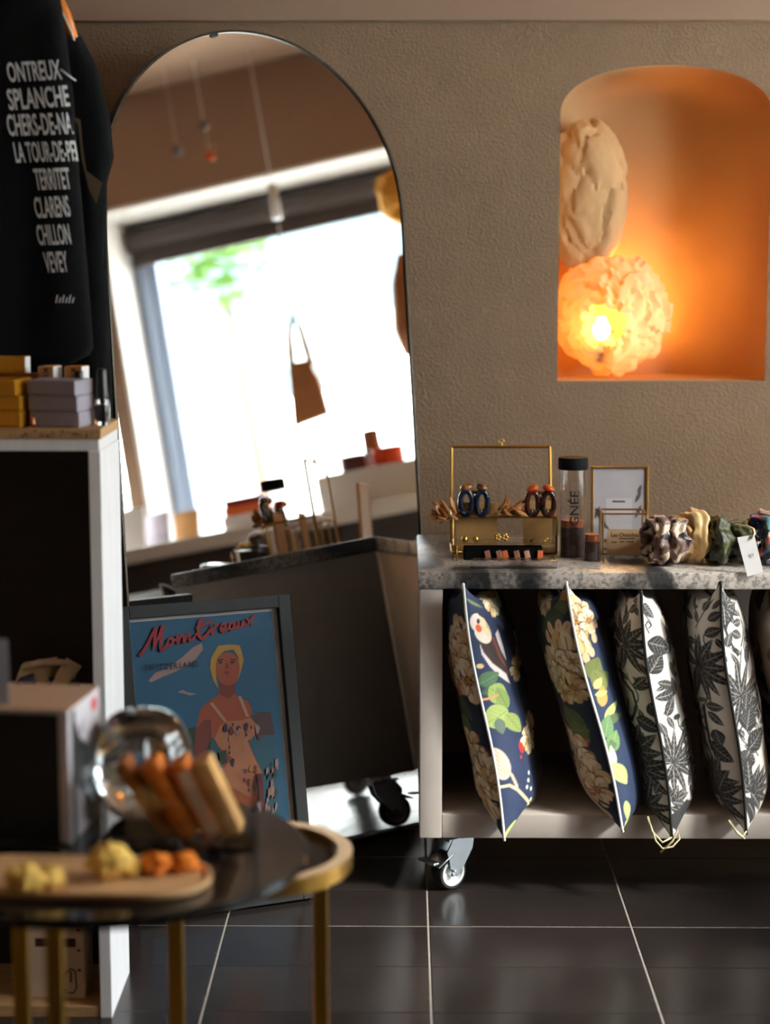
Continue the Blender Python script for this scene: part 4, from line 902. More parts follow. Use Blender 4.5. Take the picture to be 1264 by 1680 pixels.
scrunchie('cream satin scrunchie beside the brown ones, lower of the two', X(1124), 3.825, 0.036, 0.013, crm, 3, 0.3, 0.0)
scrunchie('tallest cream satin scrunchie, beside the dark green ones', X(1143), 3.82, 0.041, 0.0145, crm, 4, 0.25, -0.06)
scrunchie('dark green scrunchie beside the cream ones', X(1175), 3.80, 0.034, 0.0165, grn, 5, 0.3)
scrunchie('dark green scrunchie behind the white price tag', X(1212), 3.80, 0.030, 0.0165, grn, 6, 0.2)
scrunchie('blue, teal and red patterned scrunchie at the photo\'s edge', X(1252), 3.80, 0.036, 0.0175, mul, 7, 0.3)
# price tag over the marble edge
tg = thing('price_tag', 'white paper price tag hanging over the marble front edge', 'tag', (0, 0, 0))
c4 = [atY(px, py, 3.686) for px, py in [(1227, 946), (1253, 938), (1238, 877), (1210, 882)]]
m = MB(); m.add([tuple(p) for p in c4] + [tuple(p + np.array([0, 0.0008, 0])) for p in c4], [(0, 1, 2, 3), (7, 6, 5, 4), (0, 4, 5, 1), (1, 5, 6, 2), (2, 6, 7, 3), (3, 7, 4, 0)]); m.build('tag_card', paper_white, tg)
bl, ux_, uy_ = c4[0], c4[1] - c4[0], c4[3] - c4[0]
m = MB(); text_fit(m, 'IVY', 0.40, 0.72, 0.42, 0.52, lambda a, b: tuple(bl + ux_ * a + uy_ * b + np.array([0, -0.0005, 0]))); m.build('lettering', mat('grey_ink', (120, 116, 116), 0.6), tg)
a_ = (c4[2] * 0.8 + c4[3] * 0.2) * 0.97 + c4[1] * 0.03
m = MB(); m.tube([tuple(a_ + np.array(q)) for q in [(0, -0.002, -0.004), (0.006, -0.004, 0.006), (0.006, 0.01, 0.013), (-0.004, 0.03, 0.016), (-0.02, 0.07, 0.014)]], 0.0024, 8); m.build('ribbon', mat('cream_ribbon', (226, 206, 160), 0.5), tg, smooth='all')

# ------------------------------------------------------------------ lamp in the niche
def crumple(cx, cy, cz, rx, ry, rz, seed, nfold, amp, holes=(), sub=5):
    bm = bmesh.new(); bmesh.ops.create_icosphere(bm, subdivisions=sub, radius=1.0)
    rg = np.random.default_rng(seed); S = rg.normal(size=(nfold, 3)); S /= np.linalg.norm(S, axis=1)[:, None]; hh = rg.uniform(-1, 1, nfold)
    co = np.array([v.co[:] for v in bm.verts]); w1 = co + 0.16 * np.array([mnoise.noise_vector(Vector(c * 3 + seed))[:] for c in co])
    d = np.linalg.norm(w1[:, None, :] - S[None], axis=2); o = np.argsort(d, 1); d1 = np.take_along_axis(d, o[:, :1], 1)[:, 0]; d2 = np.take_along_axis(d, o[:, 1:2], 1)[:, 0]
    ridge = np.clip((d2 - d1) / 0.22, 0, 1)
    r = 1 + amp * (hh[o[:, 0]] * 0.7 + 0.9 * ridge ** 0.6 - 0.5) + 0.03 * np.array([mnoise.noise(Vector(c * 11)) for c in co])
    co2 = co * r[:, None] * np.array([rx, ry, rz]) + np.array([cx, cy, cz])
    if holes: co2[:, 2] = np.where(co2[:, 2] < 0.012, 0.003 + (co2[:, 2] - 0.003) * 0.12, co2[:, 2])
    dead = set()
    for hole in holes:
        h = np.array(hole[:3]); h /= np.linalg.norm(h); dead |= {v for v, c in zip(bm.verts, co) if c @ h > hole[3] + 0.07 * mnoise.noise(Vector(c * 7))}
    for v, c in zip(bm.verts, co2): v.co = c
    if dead: bmesh.ops.delete(bm, geom=list(dead), context='VERTS')
    me = bpy.data.meshes.new('shade'); bm.to_mesh(me); bm.free(); me.polygons.foreach_set('use_smooth', [True] * len(me.polygons)); me.set_sharp_from_angle(angle=math.radians(28)); return me
pm = bpy.data.materials.new('lamp_paper'); pm.use_nodes = True; nt = pm.node_tree; nt.nodes.clear()
_o = nt.nodes.new('ShaderNodeOutputMaterial'); _d = nt.nodes.new('ShaderNodeBsdfDiffuse'); _t = nt.nodes.new('ShaderNodeBsdfTranslucent'); _m = nt.nodes.new('ShaderNodeMixShader')
_d.inputs[0].default_value = lin((222, 192, 150)); _t.inputs[0].default_value = lin((240, 214, 170)); _m.inputs[0].default_value = 0.09
nt.links.new(_d.outputs[0], _m.inputs[1]); nt.links.new(_t.outputs[0], _m.inputs[2]); nt.links.new(_m.outputs[0], _o.inputs[0])
pm2 = mat('lamplit_tan_paper', (206, 164, 118), 0.9, spec=0.1)  # darker tan copy of the lamp paper, orange lamplight put into its colour
LX, LY = 0.508, 4.575
lamp = thing('paper_lamp', 'glowing crumpled white paper lamp with a tall paper upper shade in the niche', 'lamp', (LX, LY, NZ0))
me = crumple(0, 0, 0.160, 0.140, 0.108, 0.142, 11, 150, 0.10, holes=((-0.28, -0.93, -0.24, 0.95), (0.35, 0.9, 0.2, 0.82), (0.0, 0.2, 1.0, 0.9))); me.materials.append(pm); o = bpy.data.objects.new('lower_shade', me); COL.objects.link(o); o.parent = lamp
me = crumple(-0.070, 0.01, 0.435, 0.100, 0.075, 0.180, 5, 34, 0.12, sub=5); me.materials.append(pm2); o = bpy.data.objects.new('upper_shade', me); COL.objects.link(o); o.parent = lamp
bx, by, bz = -0.034, -0.055, 0.118
m = MB(); m.lathe([(0.0, -0.022), (0.013, -0.018), (0.02, -0.004), (0.02, 0.006), (0.011, 0.022), (0.009, 0.03), (0.0, 0.031)], 20, T(bx, by, bz)); m.build('bulb', mat('bulb_glow', (255, 220, 160), 0.5, emit=(255, 200, 112), estr=110), lamp, smooth='all')
m = MB(); m.lathe([(0.0, -0.075), (0.011, -0.075), (0.012, -0.024), (0.0, -0.0225)], 16, T(bx, by + 0.0, bz)); m.build('socket', mat('socket_cream', (214, 190, 150), 0.6), lamp, smooth=True)
pl = bpy.data.lights.new('lamp_light', 'POINT'); pl.energy = 3.4; pl.color = (1.0, 0.45, 0.10); pl.shadow_soft_size = 0.03
plo = bpy.data.objects.new('lamp_light', pl); COL.objects.link(plo); plo.parent = lamp; plo.location = (0.015, 0.035, bz + 0.03)

# ------------------------------------------------------------------ framed travel poster leaning below the mirror
PPH, PPA = math.radians(24), math.radians(13)
pu = Vector((math.cos(PPH), math.sin(PPH), 0)); pn = Vector((math.sin(PPH) * math.cos(PPA), -math.cos(PPH) * math.cos(PPA), math.sin(PPA))); pv = pn.cross(pu)
if pv.z < 0: pv = -pv
PW, PHT = 0.37, 0.625
PO = Vector((-0.186, 3.69, 0.004)) - pu * PW
post = thing('framed_poster', 'black framed blue travel poster of a woman in a sundress leaning by the mirror', 'poster', M=frame(PO, pu, pv, pn))
FB = 0.026
m = MB()
for lo, hi in [((0, 0, -0.012), (FB, PHT, 0.012)), ((PW - FB, 0, -0.012), (PW, PHT, 0.012)), ((FB, PHT - FB, -0.012), (PW - FB, PHT, 0.012)), ((FB, 0, -0.012), (PW - FB, FB, 0.012))]: m.box(lo, hi, ch=0.0015)
m.build('frame', mat('frame_black', (9, 9, 10), 0.6), post)
def PP(cx, cy, z=0.0):
    px, py = 190 + cx / 4.077, 960 + cy / 4.077
    d = Vector(ray(px, py)); C0 = Vector(EYE); t = (PO - C0).dot(pn) / d.dot(pn); h = C0 + d * t - PO
    return (h.dot(pu), h.dot(pv), z)
m = MB(); m.box((FB, FB, -0.008), (PW - FB, PHT - FB, -0.004)); m.build('mat_sheet', mat('mat_white', (216, 206, 198), 0.7), post)
m = MB()
def pcol(name, rgb): return mat('poster_' + name, tuple(v * 0.66 for v in rgb) if rgb else rgb, 0.55)
ix0, ix1, iy0, iy1 = FB + 0.002, PW - FB - 0.010, FB + 0.004, PHT - FB - 0.006
def clampP(p): return (min(max(p[0], ix0), ix1), min(max(p[1], iy0), iy1), p[2])
zc = [-0.0038]
def shape(pts, m_): zc[0] += 0.00005; quadm(m, [clampP(PP(x, y, zc[0])) for x, y in pts], m_)
quadm(m, [(ix0, iy0, zc[0]), (ix1, iy0, zc[0]), (ix1, iy1, zc[0]), (ix0, iy1, zc[0])], pcol('sky', (26, 116, 158)))
shape([(60, 1000), (560, 980), (1060, 1010), (1100, 1640), (60, 1640)], pcol('lake', (38, 112, 132)))
shape([(900, 880), (960, 850), (1040, 845), (1070, 1000), (930, 1010)], pcol('hill', (104, 62, 66)))
shape([(480, 960), (560, 940), (640, 1000), (640, 1160), (480, 1160)], pcol('bush', (40, 62, 40)))
shape([(220, 640), (270, 585), (340, 560), (450, 480), (520, 415), (580, 385), (588, 430), (540, 495), (480, 540), (400, 580), (320, 612), (240, 650)], pcol('cloud', (214, 168, 160)))
shape([(415, 715), (450, 700), (480, 715), (545, 728), (500, 738), (470, 728)], pcol('cloud', 0))
skin, skin2, hair = pcol('skin', (206, 84, 24)), pcol('skin_shade', (150, 46, 16)), pcol('hair', (238, 172, 44))
shape([(690, 700), (800, 690), (808, 735), (890, 775), (915, 830), (908, 880), (940, 930), (930, 1010), (890, 1040), (925, 1130), (985, 1260), (995, 1560), (760, 1560), (700, 1250), (740, 1160), (690, 1070), (645, 1010), (600, 1140), (528, 1150), (540, 960), (570, 830), (625, 775), (690, 735)], skin)
shape([(645, 1010), (600, 1140), (528, 1150), (540, 960), (600, 900), (640, 900)], skin2)
shape([(700, 640), (800, 640), (805, 720), (760, 760), (700, 730)], skin2)
shape([(755 + 82 * math.cos(q), 560 + 112 * math.sin(q)) for q in np.linspace(0, 2 * PI, 26)[:-1]], skin)
shape([(690, 405), (760, 396), (832, 402), (846, 440), (860, 500), (846, 560), (820, 640), (834, 560), (822, 480), (790, 430), (730, 440), (690, 480), (672, 540), (676, 620), (694, 700), (655, 640), (634, 560), (640, 490), (668, 440)], hair)
shape([(680, 500), (720, 490), (722, 500), (684, 512)], pcol('brow', (70, 36, 20))); shape([(770, 490), (806, 494), (804, 506), (770, 500)], pcol('brow', 0))
shape([(690, 512), (716, 508), (718, 522), (694, 526)], pcol('eye', (46, 60, 66))); shape([(770, 508), (800, 510), (796, 524), (772, 522)], pcol('eye', 0))
shape([(724, 582), (746, 574), (768, 582), (748, 602)], pcol('lip', (170, 30, 24))); shape([(738, 520), (752, 520), (760, 556), (736, 556)], skin2)
dress, dr2, dr3 = pcol('dress', (232, 140, 92)), pcol('dress_dark', (72, 52, 62)), pcol('dress_yellow', (228, 150, 40))
shape([(700, 940), (760, 910), (840, 905), (900, 888), (946, 930), (934, 1006), (884, 1040), (930, 1150), (985, 1260), (990, 1340), (900, 1420), (760, 1340), (708, 1260), (776, 1150), (690, 1080), (664, 1030)], dress)
for (a, b) in [((640, 790), (740, 915)), ((830, 745), (885, 880))]:
    shape([(a[0] - 10, a[1]), (a[0] + 12, a[1] - 6), (b[0] + 12, b[1]), (b[0] - 10, b[1])], pcol('strap', (232, 170, 140)))
rg = random.Random(4)
for k in range(46):
    x, y = rg.uniform(700, 960), rg.uniform(930, 1390)
    if 1040 < y < 1150 and (x < 760 or x > 900): continue
    q = rg.uniform(8, 22); a = rg.uniform(0, 3); shape([(x + q * math.cos(a + t) * (1 if i % 2 else 0.5), y + q * 1.6 * math.sin(a + t)) for i, t in enumerate(np.linspace(0, 2 * PI, 7)[:-1])], [dr2, dr3, skin2, pcol('dress_pink', (214, 160, 150))][k % 4])
shape([(940, 1260), (985, 1260), (1000, 1570), (930, 1570), (960, 1400)], pcol('red_skirt', (120, 28, 34)))
for k in range(22):
    x, y = rg.uniform(1000, 1085), rg.uniform(1190, 1560); q = rg.uniform(10, 26)
    shape([(x - q * 0.5, y + q * 1.6), (x - q * 0.4, y - q), (x + q * 0.2, y - q * 1.6), (x + q * 0.6, y)], [pcol('bloom', (206, 150, 140)), pcol('bloom_dark', (60, 76, 80)), pcol('bloom_pale', (214, 178, 160))][k % 3])
shape([(690, 1120), (740, 1100), (745, 1190), (700, 1200)], pcol('bush', 0))
red = pcol('red_script', (206, 30, 34)); m.use(red)
def script(pts, w=13):
    z = zc[0] + 0.0002
    for k in range(len(pts) - 1):
        (ax, ay), (bx_, by_) = pts[k], pts[k + 1]; L = math.hypot(bx_ - ax, by_ - ay) + 1e-6; nx, ny = -(by_ - ay) / L * w / 2, (bx_ - ax) / L * w / 2; ex, ey = (bx_ - ax) / L * w * 0.3, (by_ - ay) / L * w * 0.3
        z += 0.000004; m.use(red); m.add([clampP(PP(ax + nx - ex, ay + ny - ey, z)), clampP(PP(bx_ + nx + ex, by_ + ny + ey, z)), clampP(PP(bx_ - nx + ex, by_ - ny + ey, z)), clampP(PP(ax - nx - ex, ay - ny - ey, z))], [(0, 1, 2, 3)])
def curve(pts, n=6):
    o = []
    for i in range(len(pts) - 1):
        p0, p1, p2, p3 = pts[max(i - 1, 0)], pts[i], pts[i + 1], pts[min(i + 2, len(pts) - 1)]
        for k in range(n):
            t = k / n; o.append(tuple(0.5 * (2 * p1[c] + (p2[c] - p0[c]) * t + (2 * p0[c] - 5 * p1[c] + 4 * p2[c] - p3[c]) * t * t + (3 * p1[c] - p0[c] - 3 * p2[c] + p3[c]) * t ** 3) for c in (0, 1)))
    return o + [pts[-1]]
for w_, st_ in [(20, [(160, 470), (185, 440), (215, 390), (245, 330), (272, 285), (262, 350), (258, 420)]), (20, [(262, 400), (290, 340), (318, 270), (306, 340), (300, 400), (306, 436), (330, 420), (346, 396)]),
                (15, [(368, 352), (350, 370), (348, 398), (366, 402), (384, 380), (376, 356), (392, 366), (410, 362)]), (15, [(412, 340), (416, 392), (430, 352), (452, 334), (456, 384), (474, 344), (492, 330), (496, 372), (520, 356), (540, 326)]),
                (22, [(588, 226), (562, 250), (556, 300), (560, 340), (580, 356), (610, 330), (632, 300)]), (16, [(540, 286), (580, 268), (622, 250), (650, 244)]), (15, [(640, 270), (650, 326), (660, 280), (690, 262)]),
                (15, [(700, 300), (730, 286), (736, 262), (716, 262), (704, 290), (716, 312), (748, 296)]), (15, [(790, 250), (766, 260), (762, 290), (784, 292), (796, 254), (798, 288), (816, 280)]), (15, [(822, 244), (822, 276), (842, 276), (854, 236), (858, 268), (874, 262)]), (15, [(876, 222), (900, 244), (912, 262)]), (15, [(930, 196), (900, 236), (882, 268)])]:
    script(curve(st_), w_)
m.use(pcol('navy_letters', (24, 38, 58))); zc[0] += 0.0004
v_, f_t, sz = text_mesh('S W I T Z E R L A N D', 0.02)
m.add([clampP(PP(192 + q[0] / sz[0] * 362, 574 - q[0] / sz[0] * 26 - q[1] / sz[1] * 42, zc[0])) for q in v_], f_t)
m.build('poster_print', None, post)
m = MB(); m.box((FB, FB, 0.002), (PW - FB, PHT - FB, 0.004)); m.build('glass', clear_sheet, post)
m = MB(); m.box((FB, FB, -0.013), (PW - FB, PHT - FB, -0.009)); m.build('back_board', kraft, post)

# ------------------------------------------------------------------ shelf unit
SX, SF, SBK, SZ = -0.507, 3.084, 3.29, 1.026
sh = thing('shelf_unit', 'white open shelf unit with raw wood top and whitewashed side', 'shelf', (0, 0, 0))
m = MB(); m.box((-1.15, SF, SZ - 0.017), (SX + 0.001, SBK, SZ), ch=0.001); m.build('top_board', raw_wood, sh)
m = MB()
rg = random.Random(2)
for k in range(34):
    x = rg.uniform(-0.66, -0.515); z = SZ - 0.009 + rg.gauss(0, 0.003); w_ = rg.uniform(0.0008, 0.003); h_ = rg.uniform(0.0005, 0.003)
    m.add([(x - w_, SF - 0.0004, z - h_ * 0.3), (x + w_ * 0.3, SF - 0.0004, z - h_), (x + w_, SF - 0.0004, z + h_ * 0.4), (x - w_ * 0.2, SF - 0.0004, z + h_)], [(0, 1, 2, 3)])
m.build('edge_chips', mat('chip_brown', (74, 46, 28), 0.8), sh)['kind'] = 'stuff'
m = MB(); m.box((-1.15, SF + 0.002, SZ - 0.037), (SX - 0.002, SBK, SZ - 0.0172), ch=0.001); m.build('top_rail', white_wood, sh)
m = MB(); m.box((SX - 0.020, SF, 0.0), (SX, SBK, SZ - 0.0372), ch=0.001); m.build('side_panel', white_wood, sh)
m = MB(); m.box((-1.15, SF, 0.0), (-1.13, SBK, SZ - 0.0372), ch=0.001); m.build('side_panel', white_wood, sh)
m = MB(); m.box((-1.13, SF + 0.002, 0.0), (SX - 0.0202, SBK, 0.02), ch=0.001); m.build('bottom_board', raw_wood, sh)
SMID = 0.548
m = MB(); m.box((-1.13, SF + 0.004, SMID - 0.018), (SX - 0.0202, SBK - 0.012, SMID), ch=0.001); m.build('middle_board', raw_wood, sh)
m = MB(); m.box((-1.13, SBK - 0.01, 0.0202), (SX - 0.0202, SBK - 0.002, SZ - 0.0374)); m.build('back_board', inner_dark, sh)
# printed box in the bottom compartment
lb = thing('printed_box', 'beige cardboard box with brown label band and line drawing at the shelf foot', 'box', (-0.61, 3.15, 0.0202))
m = MB(); m.box((-0.05, -0.03, 0), (0.05, 0.06, 0.19), ch=0.002); m.build('carton', mat('carton_beige', (216, 192, 164), 0.7, vary=0.04), lb)
lbm = mat('label_brown', (66, 40, 28), 0.7)
for lo, hi in [((-0.035, -0.0305, 0.095), (-0.006, -0.03, 0.110)), ((0.004, -0.0305, 0.094), (0.036, -0.03, 0.110))]: m = MB(); m.box(lo, hi); m.build('label_band', lbm, lb)
for k in range(4): m = MB(); m.box((0.038, -0.0305, 0.05 + k * 0.036), (0.044, -0.03, 0.054 + k * 0.036)); m.build('printed_mark', lbm, lb)
m = MB(); m.use(lbm)
hb_ = [(-0.0, 0.012), (0.002, 0.03), (0.026, 0.055), (0.034, 0.05), (0.036, 0.02), (0.03, 0.01), (0.0, 0.012)]
for a, b in zip(hb_[:-1], hb_[1:]): m.tube([(a[0], -0.0303, a[1]), (b[0], -0.0303, b[1])], 0.0012, 5)
for a, b in [((0.026, 0.03), (0.026, 0.05)), ((0.006, 0.016), (0.02, 0.016))]: m.tube([(a[0], -0.0303, a[1]), (b[0], -0.0303, b[1])], 0.0016, 5)
m.build('line_drawing', None, lb)['kind'] = 'stuff'
# sandal on the middle board
sd = thing('slide_sandal', 'cream strap sandal with navy sole inside the shelf unit', 'sandal', (atY(72, 1140, 3.16)[0], 3.16, SMID))
nv = mat('navy_sole', (24, 28, 48), 0.7); crs = mat('cream_strap', (222, 198, 160), 0.65, vary=0.04)
m = MB(); pr_ = [(-0.062, 0.0), (-0.05, 0.018), (-0.01, 0.026), (0.03, 0.034), (0.052, 0.02), (0.06, 0.0)]
m.prism(pr_, 0.085, T(0, 0.05, 0) @ R(PI / 2, 'X')); m.build('sole', nv, sd, smooth=True)
def band(x0, x1, h0, h1, y0, y1, z0, lean):
    P = []
    for i in range(17):
        a = PI * i / 16; rr = []
        for k in range(4):
            u = k / 3; x = x0 + (x1 - x0) * u
            rr.append((x + lean * math.sin(a), (y0 + y1) / 2 + (y1 - y0) / 2 * math.cos(a), z0 + (h0 + (h1 - h0) * u) * math.sin(a) ** 0.7))
        P.append(rr)
    return P
m = MB(); m.grid(band(-0.045, 0.012, 0.045, 0.055, -0.034, 0.046, 0.016, 0.01)); m.build('front_strap', crs, sd, smooth='all', solid=0.004)
m = MB(); m.grid(band(0.018, 0.044, 0.05, 0.034, -0.034, 0.046, 0.02, 0.02)); m.build('rear_strap', crs, sd, smooth='all', solid=0.004)
m = MB(); m.tube([(-0.03, -0.03, 0.062), (0.0, -0.032, 0.072), (0.035, -0.02, 0.07), (0.052, 0.004, 0.056), (0.05, 0.03, 0.05)], 0.006, 8); m.build('loop', crs, sd, smooth='all')
m = MB(); m.tube([(-0.008, -0.036, 0.045), (-0.03, -0.04, 0.042), (-0.045, -0.038, 0.026), (-0.05, -0.03, 0.004)], [0.010, 0.006, 0.0055, 0.0055], 10); m.build('navy_tie', nv, sd, smooth='all')

# things on the shelf top
def shelf_pt(px, py, Y): p = atY(px, py, Y); return p[0], p[2]
grey_box, gold_box = mat('lilac_box', (150, 142, 152), 0.45), mat('gold_card', (206, 142, 34), 0.32, metal=0.35)
def small_box(name, label, x, y, z, w, d, h, rz, m_, group, lid=True):
    t = thing(name, label, 'box', (x, y, z), rz, group)
    b = MB(); b.box((-w / 2 + 0.003, -d / 2 + 0.003, 0), (w / 2 - 0.003, d / 2 - 0.003, h * 0.5)); b.build('tray', m_, t)
    b = MB(); b.box((-w / 2, -d / 2, 0.0016), (w / 2, d / 2, h), ch=0.0016); b.build('lid', m_, t)
    return t
xg = atY(100, 690, 3.13)[0]
for k, nm in enumerate(['bottom', 'middle', 'top']):
    small_box('gift_box', nm + ' lilac grey box of the stack of three by the nail polish', xg - 0.001 * k, 3.145 - 0.002 * k, SZ + 0.0265 * k, 0.088, 0.07, 0.0265, [-0.20, -0.23, -0.27][k], grey_box, 'lilac boxes stacked on the shelf unit')
xo = atY(0, 690, 3.13)[0]
for k, nm in enumerate(['bottom', 'middle', 'top']):
    small_box('gift_box', nm + ' glossy gold box of the stack beside the lilac boxes', xo - 0.004 - 0.002 * k, 3.142 + 0.001 * k, SZ + 0.0268 * k, 0.1, 0.07, 0.0268, [-0.14, -0.11, -0.2][k], gold_box, 'gold boxes stacked on the shelf unit')
def carton(label, px, py, Y, w, d, rz, m_, word=None):
    x, z = shelf_pt(px, py, Y); h = z - SZ
    t = thing('carton', label, 'carton', (x, Y, SZ), rz, 'cartons on the shelf unit')
    b = MB(); b.box((-w / 2, -d / 2, 0), (w / 2, d / 2, h), ch=0.001); b.build('sleeve', m_, t)
    b = MB(); b.box((-w / 2 - 0.0006, -d / 2 - 0.0004, 0.001), (-w / 2 - 0.0001, d / 2, h - 0.001)).box((w / 2 + 0.0001, -d / 2, 0.001), (w / 2 + 0.0006, d / 2, h - 0.001)); b.build('white_side', paper_white, t)
    if word:
        b = MB(); text_fit(b, word, h - 0.045, h - 0.004, -0.0045, 0.0045, lambda a, q: (-q + 0.0005, -d / 2 - 0.0006, 2 * h - 0.049 - a), bold=0.02); b.build('lettering', ink, t)
    return t
kf = mat('carton_kraft', (206, 156, 96), 0.6, vary=0.05)
carton('kraft carton with black vertical lettering behind the lilac boxes', 82, 600, 3.225, 0.027, 0.035, -0.25, kf, 'KORE')
carton('orange kraft carton half hidden behind the black bottle cap', 126, 600, 3.235, 0.03, 0.035, -0.2, mat('carton_orange', (206, 132, 62), 0.6), 'KORE')
carton('shiny gold carton with white edge behind the gold boxes', 18, 584, 3.245, 0.058, 0.03, -0.1, gold_box)
x, z = shelf_pt(34, 612, 3.2)
t = thing('copper_tray', 'thin copper tray standing between the gold boxes and the kraft carton', 'tray', (x, 3.205, SZ))
m = MB(); m.box((-0.04, -0.012, z - SZ - 0.008), (0.032, 0.012, z - SZ), ch=0.001); m.build('tray_top', mat('copper_sheet', (150, 82, 34), 0.35, metal=0.7), t)
m = MB(); m.box((-0.036, -0.008, 0), (0.026, 0.01, z - SZ - 0.0081)); m.build('stand_block', mat('copper_dark', (84, 48, 26), 0.5), t)
def polish(label, px, Y, h, cap_only=False):
    x = shelf_pt(px, 690, Y)[0]; t = thing('nail_polish', label, 'bottle', (x, Y, SZ), 0.2, 'nail polish bottles on the shelf unit')
    b = MB(); b.lathe([(0.0, 0), (0.0118, 0), (0.0125, 0.003), (0.0125, h * 0.40), (0.011, h * 0.46), (0.006, h * 0.49), (0.006, h * 0.5), (0.0, h * 0.5)], 20); b.build('glass_bottle', glass, t, smooth=True)
    b = MB(); b.lathe([(0.0, 0.006), (0.006, 0.006), (0.009, 0.012), (0.009, h * 0.36), (0.0, h * 0.38)], 16); b.build('lacquer', mat('polish_clear', (206, 200, 200), 0.2), t, smooth=True)
    b = MB(); b.tube([(0, 0, h * 0.16), (0, 0, h * 0.5)], [0.003, 0.0025], 8); b.build('brush', black_plastic, t, smooth=True)
    b = MB(); b.lathe([(0.0, h * 0.49), (0.0088, h * 0.49), (0.0092, h * 0.52), (0.0078, h * 0.97), (0.0066, h), (0.0, h)], 20); b.build('cap', black_plastic, t, smooth=True)
x, z = shelf_pt(168, 605, 3.16); polish('clear nail polish bottle with black cap at the shelf corner', 168, 3.16, z - SZ)
x, z = shelf_pt(131, 608, 3.205); polish('nail polish bottle showing only its black cap behind the lilac boxes', 131, 3.205, z - SZ)
m = MB(); m.lathe([(0, 0), (0.004, 0), (0.0045, 0.008), (0.003, 0.012), (0.004, 0.016), (0, 0.019)], 12); o = m.build('lip_balm', mat('copper_gloss', (190, 120, 80), 0.25, metal=0.8), smooth='all'); o.location = (shelf_pt(55, 700, 3.115)[0], 3.112, SZ); tag(o, 'tiny copper tube between the gold and lilac stacks', 'cosmetic')

# ------------------------------------------------------------------ hanging clothes
rail = MB(); rail.tube([(-1.8, 3.32, 1.87), (-0.36, 3.32, 1.87)], 0.012, 12); rail.tube([(-0.36, 3.32, 1.87), (-0.36, 3.32, 2.62)], 0.01, 12); tag(rail.build('clothes_rail', black_metal, smooth=True), 'black metal clothes rail above the shelf unit', 'rail')
black_cloth = mat('black_cloth', (9, 9, 10), 0.9, spec=0.15, vary=0.2, scale=14, bump=0.15, bscale=160)
def interp(tab, y):
    ys = [t[0] for t in tab]; return [float(np.interp(y, ys, [t[k] for t in tab])) for k in range(1, len(tab[0]))]
def sheet(name, tab, Y, fold, depth, nh=40, nv=50):
    """hanging cloth: outline rows (y, left x, right x); a closed flat bag with folds"""
    F_, B_ = [], []
    for j in range(nv + 1):
        y = tab[0][0] + (tab[-1][0] - tab[0][0]) * j / nv; l, r = interp(tab, y); f, b = [], []
        for i in range(nh + 1):
            u = i / nh; px = l + (r - l) * u; e = (1 - (2 * u - 1) ** 4) ** 0.5
            w = fold * (math.sin(u * 9 + j * 0.04) * 0.5 + math.sin(u * 17 + 1 + j * 0.07) * 0.25) * (0.3 + j / nv)
            f.append(tuple(atY(px, y, Y - depth * e + w))); b.append(tuple(atY(px, y, Y + 0.004 + depth * e + w)))
        F_.append(f); B_.append(b)
    m = MB(); m.grid([a + c[::-1] for a, c in zip(F_, B_)]); k = len(m.v); row = 2 * (nh + 1)
    for base in (0, nv * row):
        for i in range(nh): m.f.append([base + i, base + i + 1, base + row - 2 - i, base + row - 1 - i]); m.mi.append(0)
    return m
# back garment on its hanger
gr = thing('black_jacket', 'black jacket on a wooden hanger behind the lettered tote bag', 'jacket', tuple(atY(120, 60, 3.40)))
g0 = Vector(gr.location)
jt = [(36, 40, 118), (60, 20, 134), (110, 0, 160), (200, -20, 182), (260, -20, 187), (300, -20, 176), (420, 0, 176), (560, 0, 181), (690, 0, 186)]
m = sheet('cloth', jt, 3.42, 0.008, 0.03); m.v = [tuple(Vector(v) - g0) for v in m.v]; m.build('cloth', black_cloth, gr, smooth='all')
m = MB(); ol = mat('olive_lining', (92, 74, 50), 0.9)
P = [atY(px, py, 3.384) for px, py in [(118, 190), (132, 196), (136, 240), (142, 280), (168, 300), (158, 335), (146, 310), (134, 262), (128, 204)]]
m.add([tuple(Vector(p) - g0) for p in P], [tuple(range(len(P)))]); m.build('lining', ol, gr)
hg = thing('clothes_hanger', 'orange wooden clothes hanger with white strings, above the tote bag', 'hanger', tuple(atY(95, 20, 3.32)))
h0 = Vector(hg.location)
def HP(px, py, Y=3.335): return Vector(atY(px, py, Y)) - h0
m = MB(); m.tube([HP(70, -6), HP(95, 4), HP(108, 30), HP(121, 62)], [0.012, 0.014, 0.012, 0.008], 10); m.build('arm', mat('hanger_wood', (206, 116, 36), 0.45, vary=0.1, scale=30), hg, smooth='all')
m = MB(); m.tube([HP(95, 4), HP(90, -30), Vector((atY(90, -30, 3.32)[0], 3.32, 1.858)) - h0], 0.003, 8); m.tube([(p - h0) for p in [Vector((atY(90, -30, 3.32)[0], 3.32 + 0.015 * math.cos(q), 1.87 + 0.0145 * math.sin(q))) for q in np.linspace(-PI / 2, PI, 12)]], 0.003, 8); m.build('hook', steel, hg, smooth='all')
m = MB(); m.tube([HP(88, 14, 3.315), HP(96, 10, 3.315), HP(104, 24, 3.315), HP(116, 50, 3.315), HP(122, 66, 3.33)], 0.0018, 6); m.build('string', paper_white, hg, smooth='all'); m = MB(); m.tube([HP(99, 114, 3.262), HP(112, 124, 3.262), HP(124, 132, 3.29)], 0.0016, 6); m.build('string', paper_white, hg, smooth='all')
tb = thing('tote_bag', 'black cotton tote bag with white lettering hanging above the shelf unit', 'bag', tuple(atY(60, 10, 3.29)))
b0 = Vector(tb.location)
tt_ = [(-70, -120, 92), (0, -130, 100), (60, -130, 109), (140, -130, 119), (280, -130, 130), (420, -130, 142), (520, -130, 150), (575, -130, 154), (592, -130, 140), (596, -130, 120)]
TBY, TBD = 3.29, 0.03
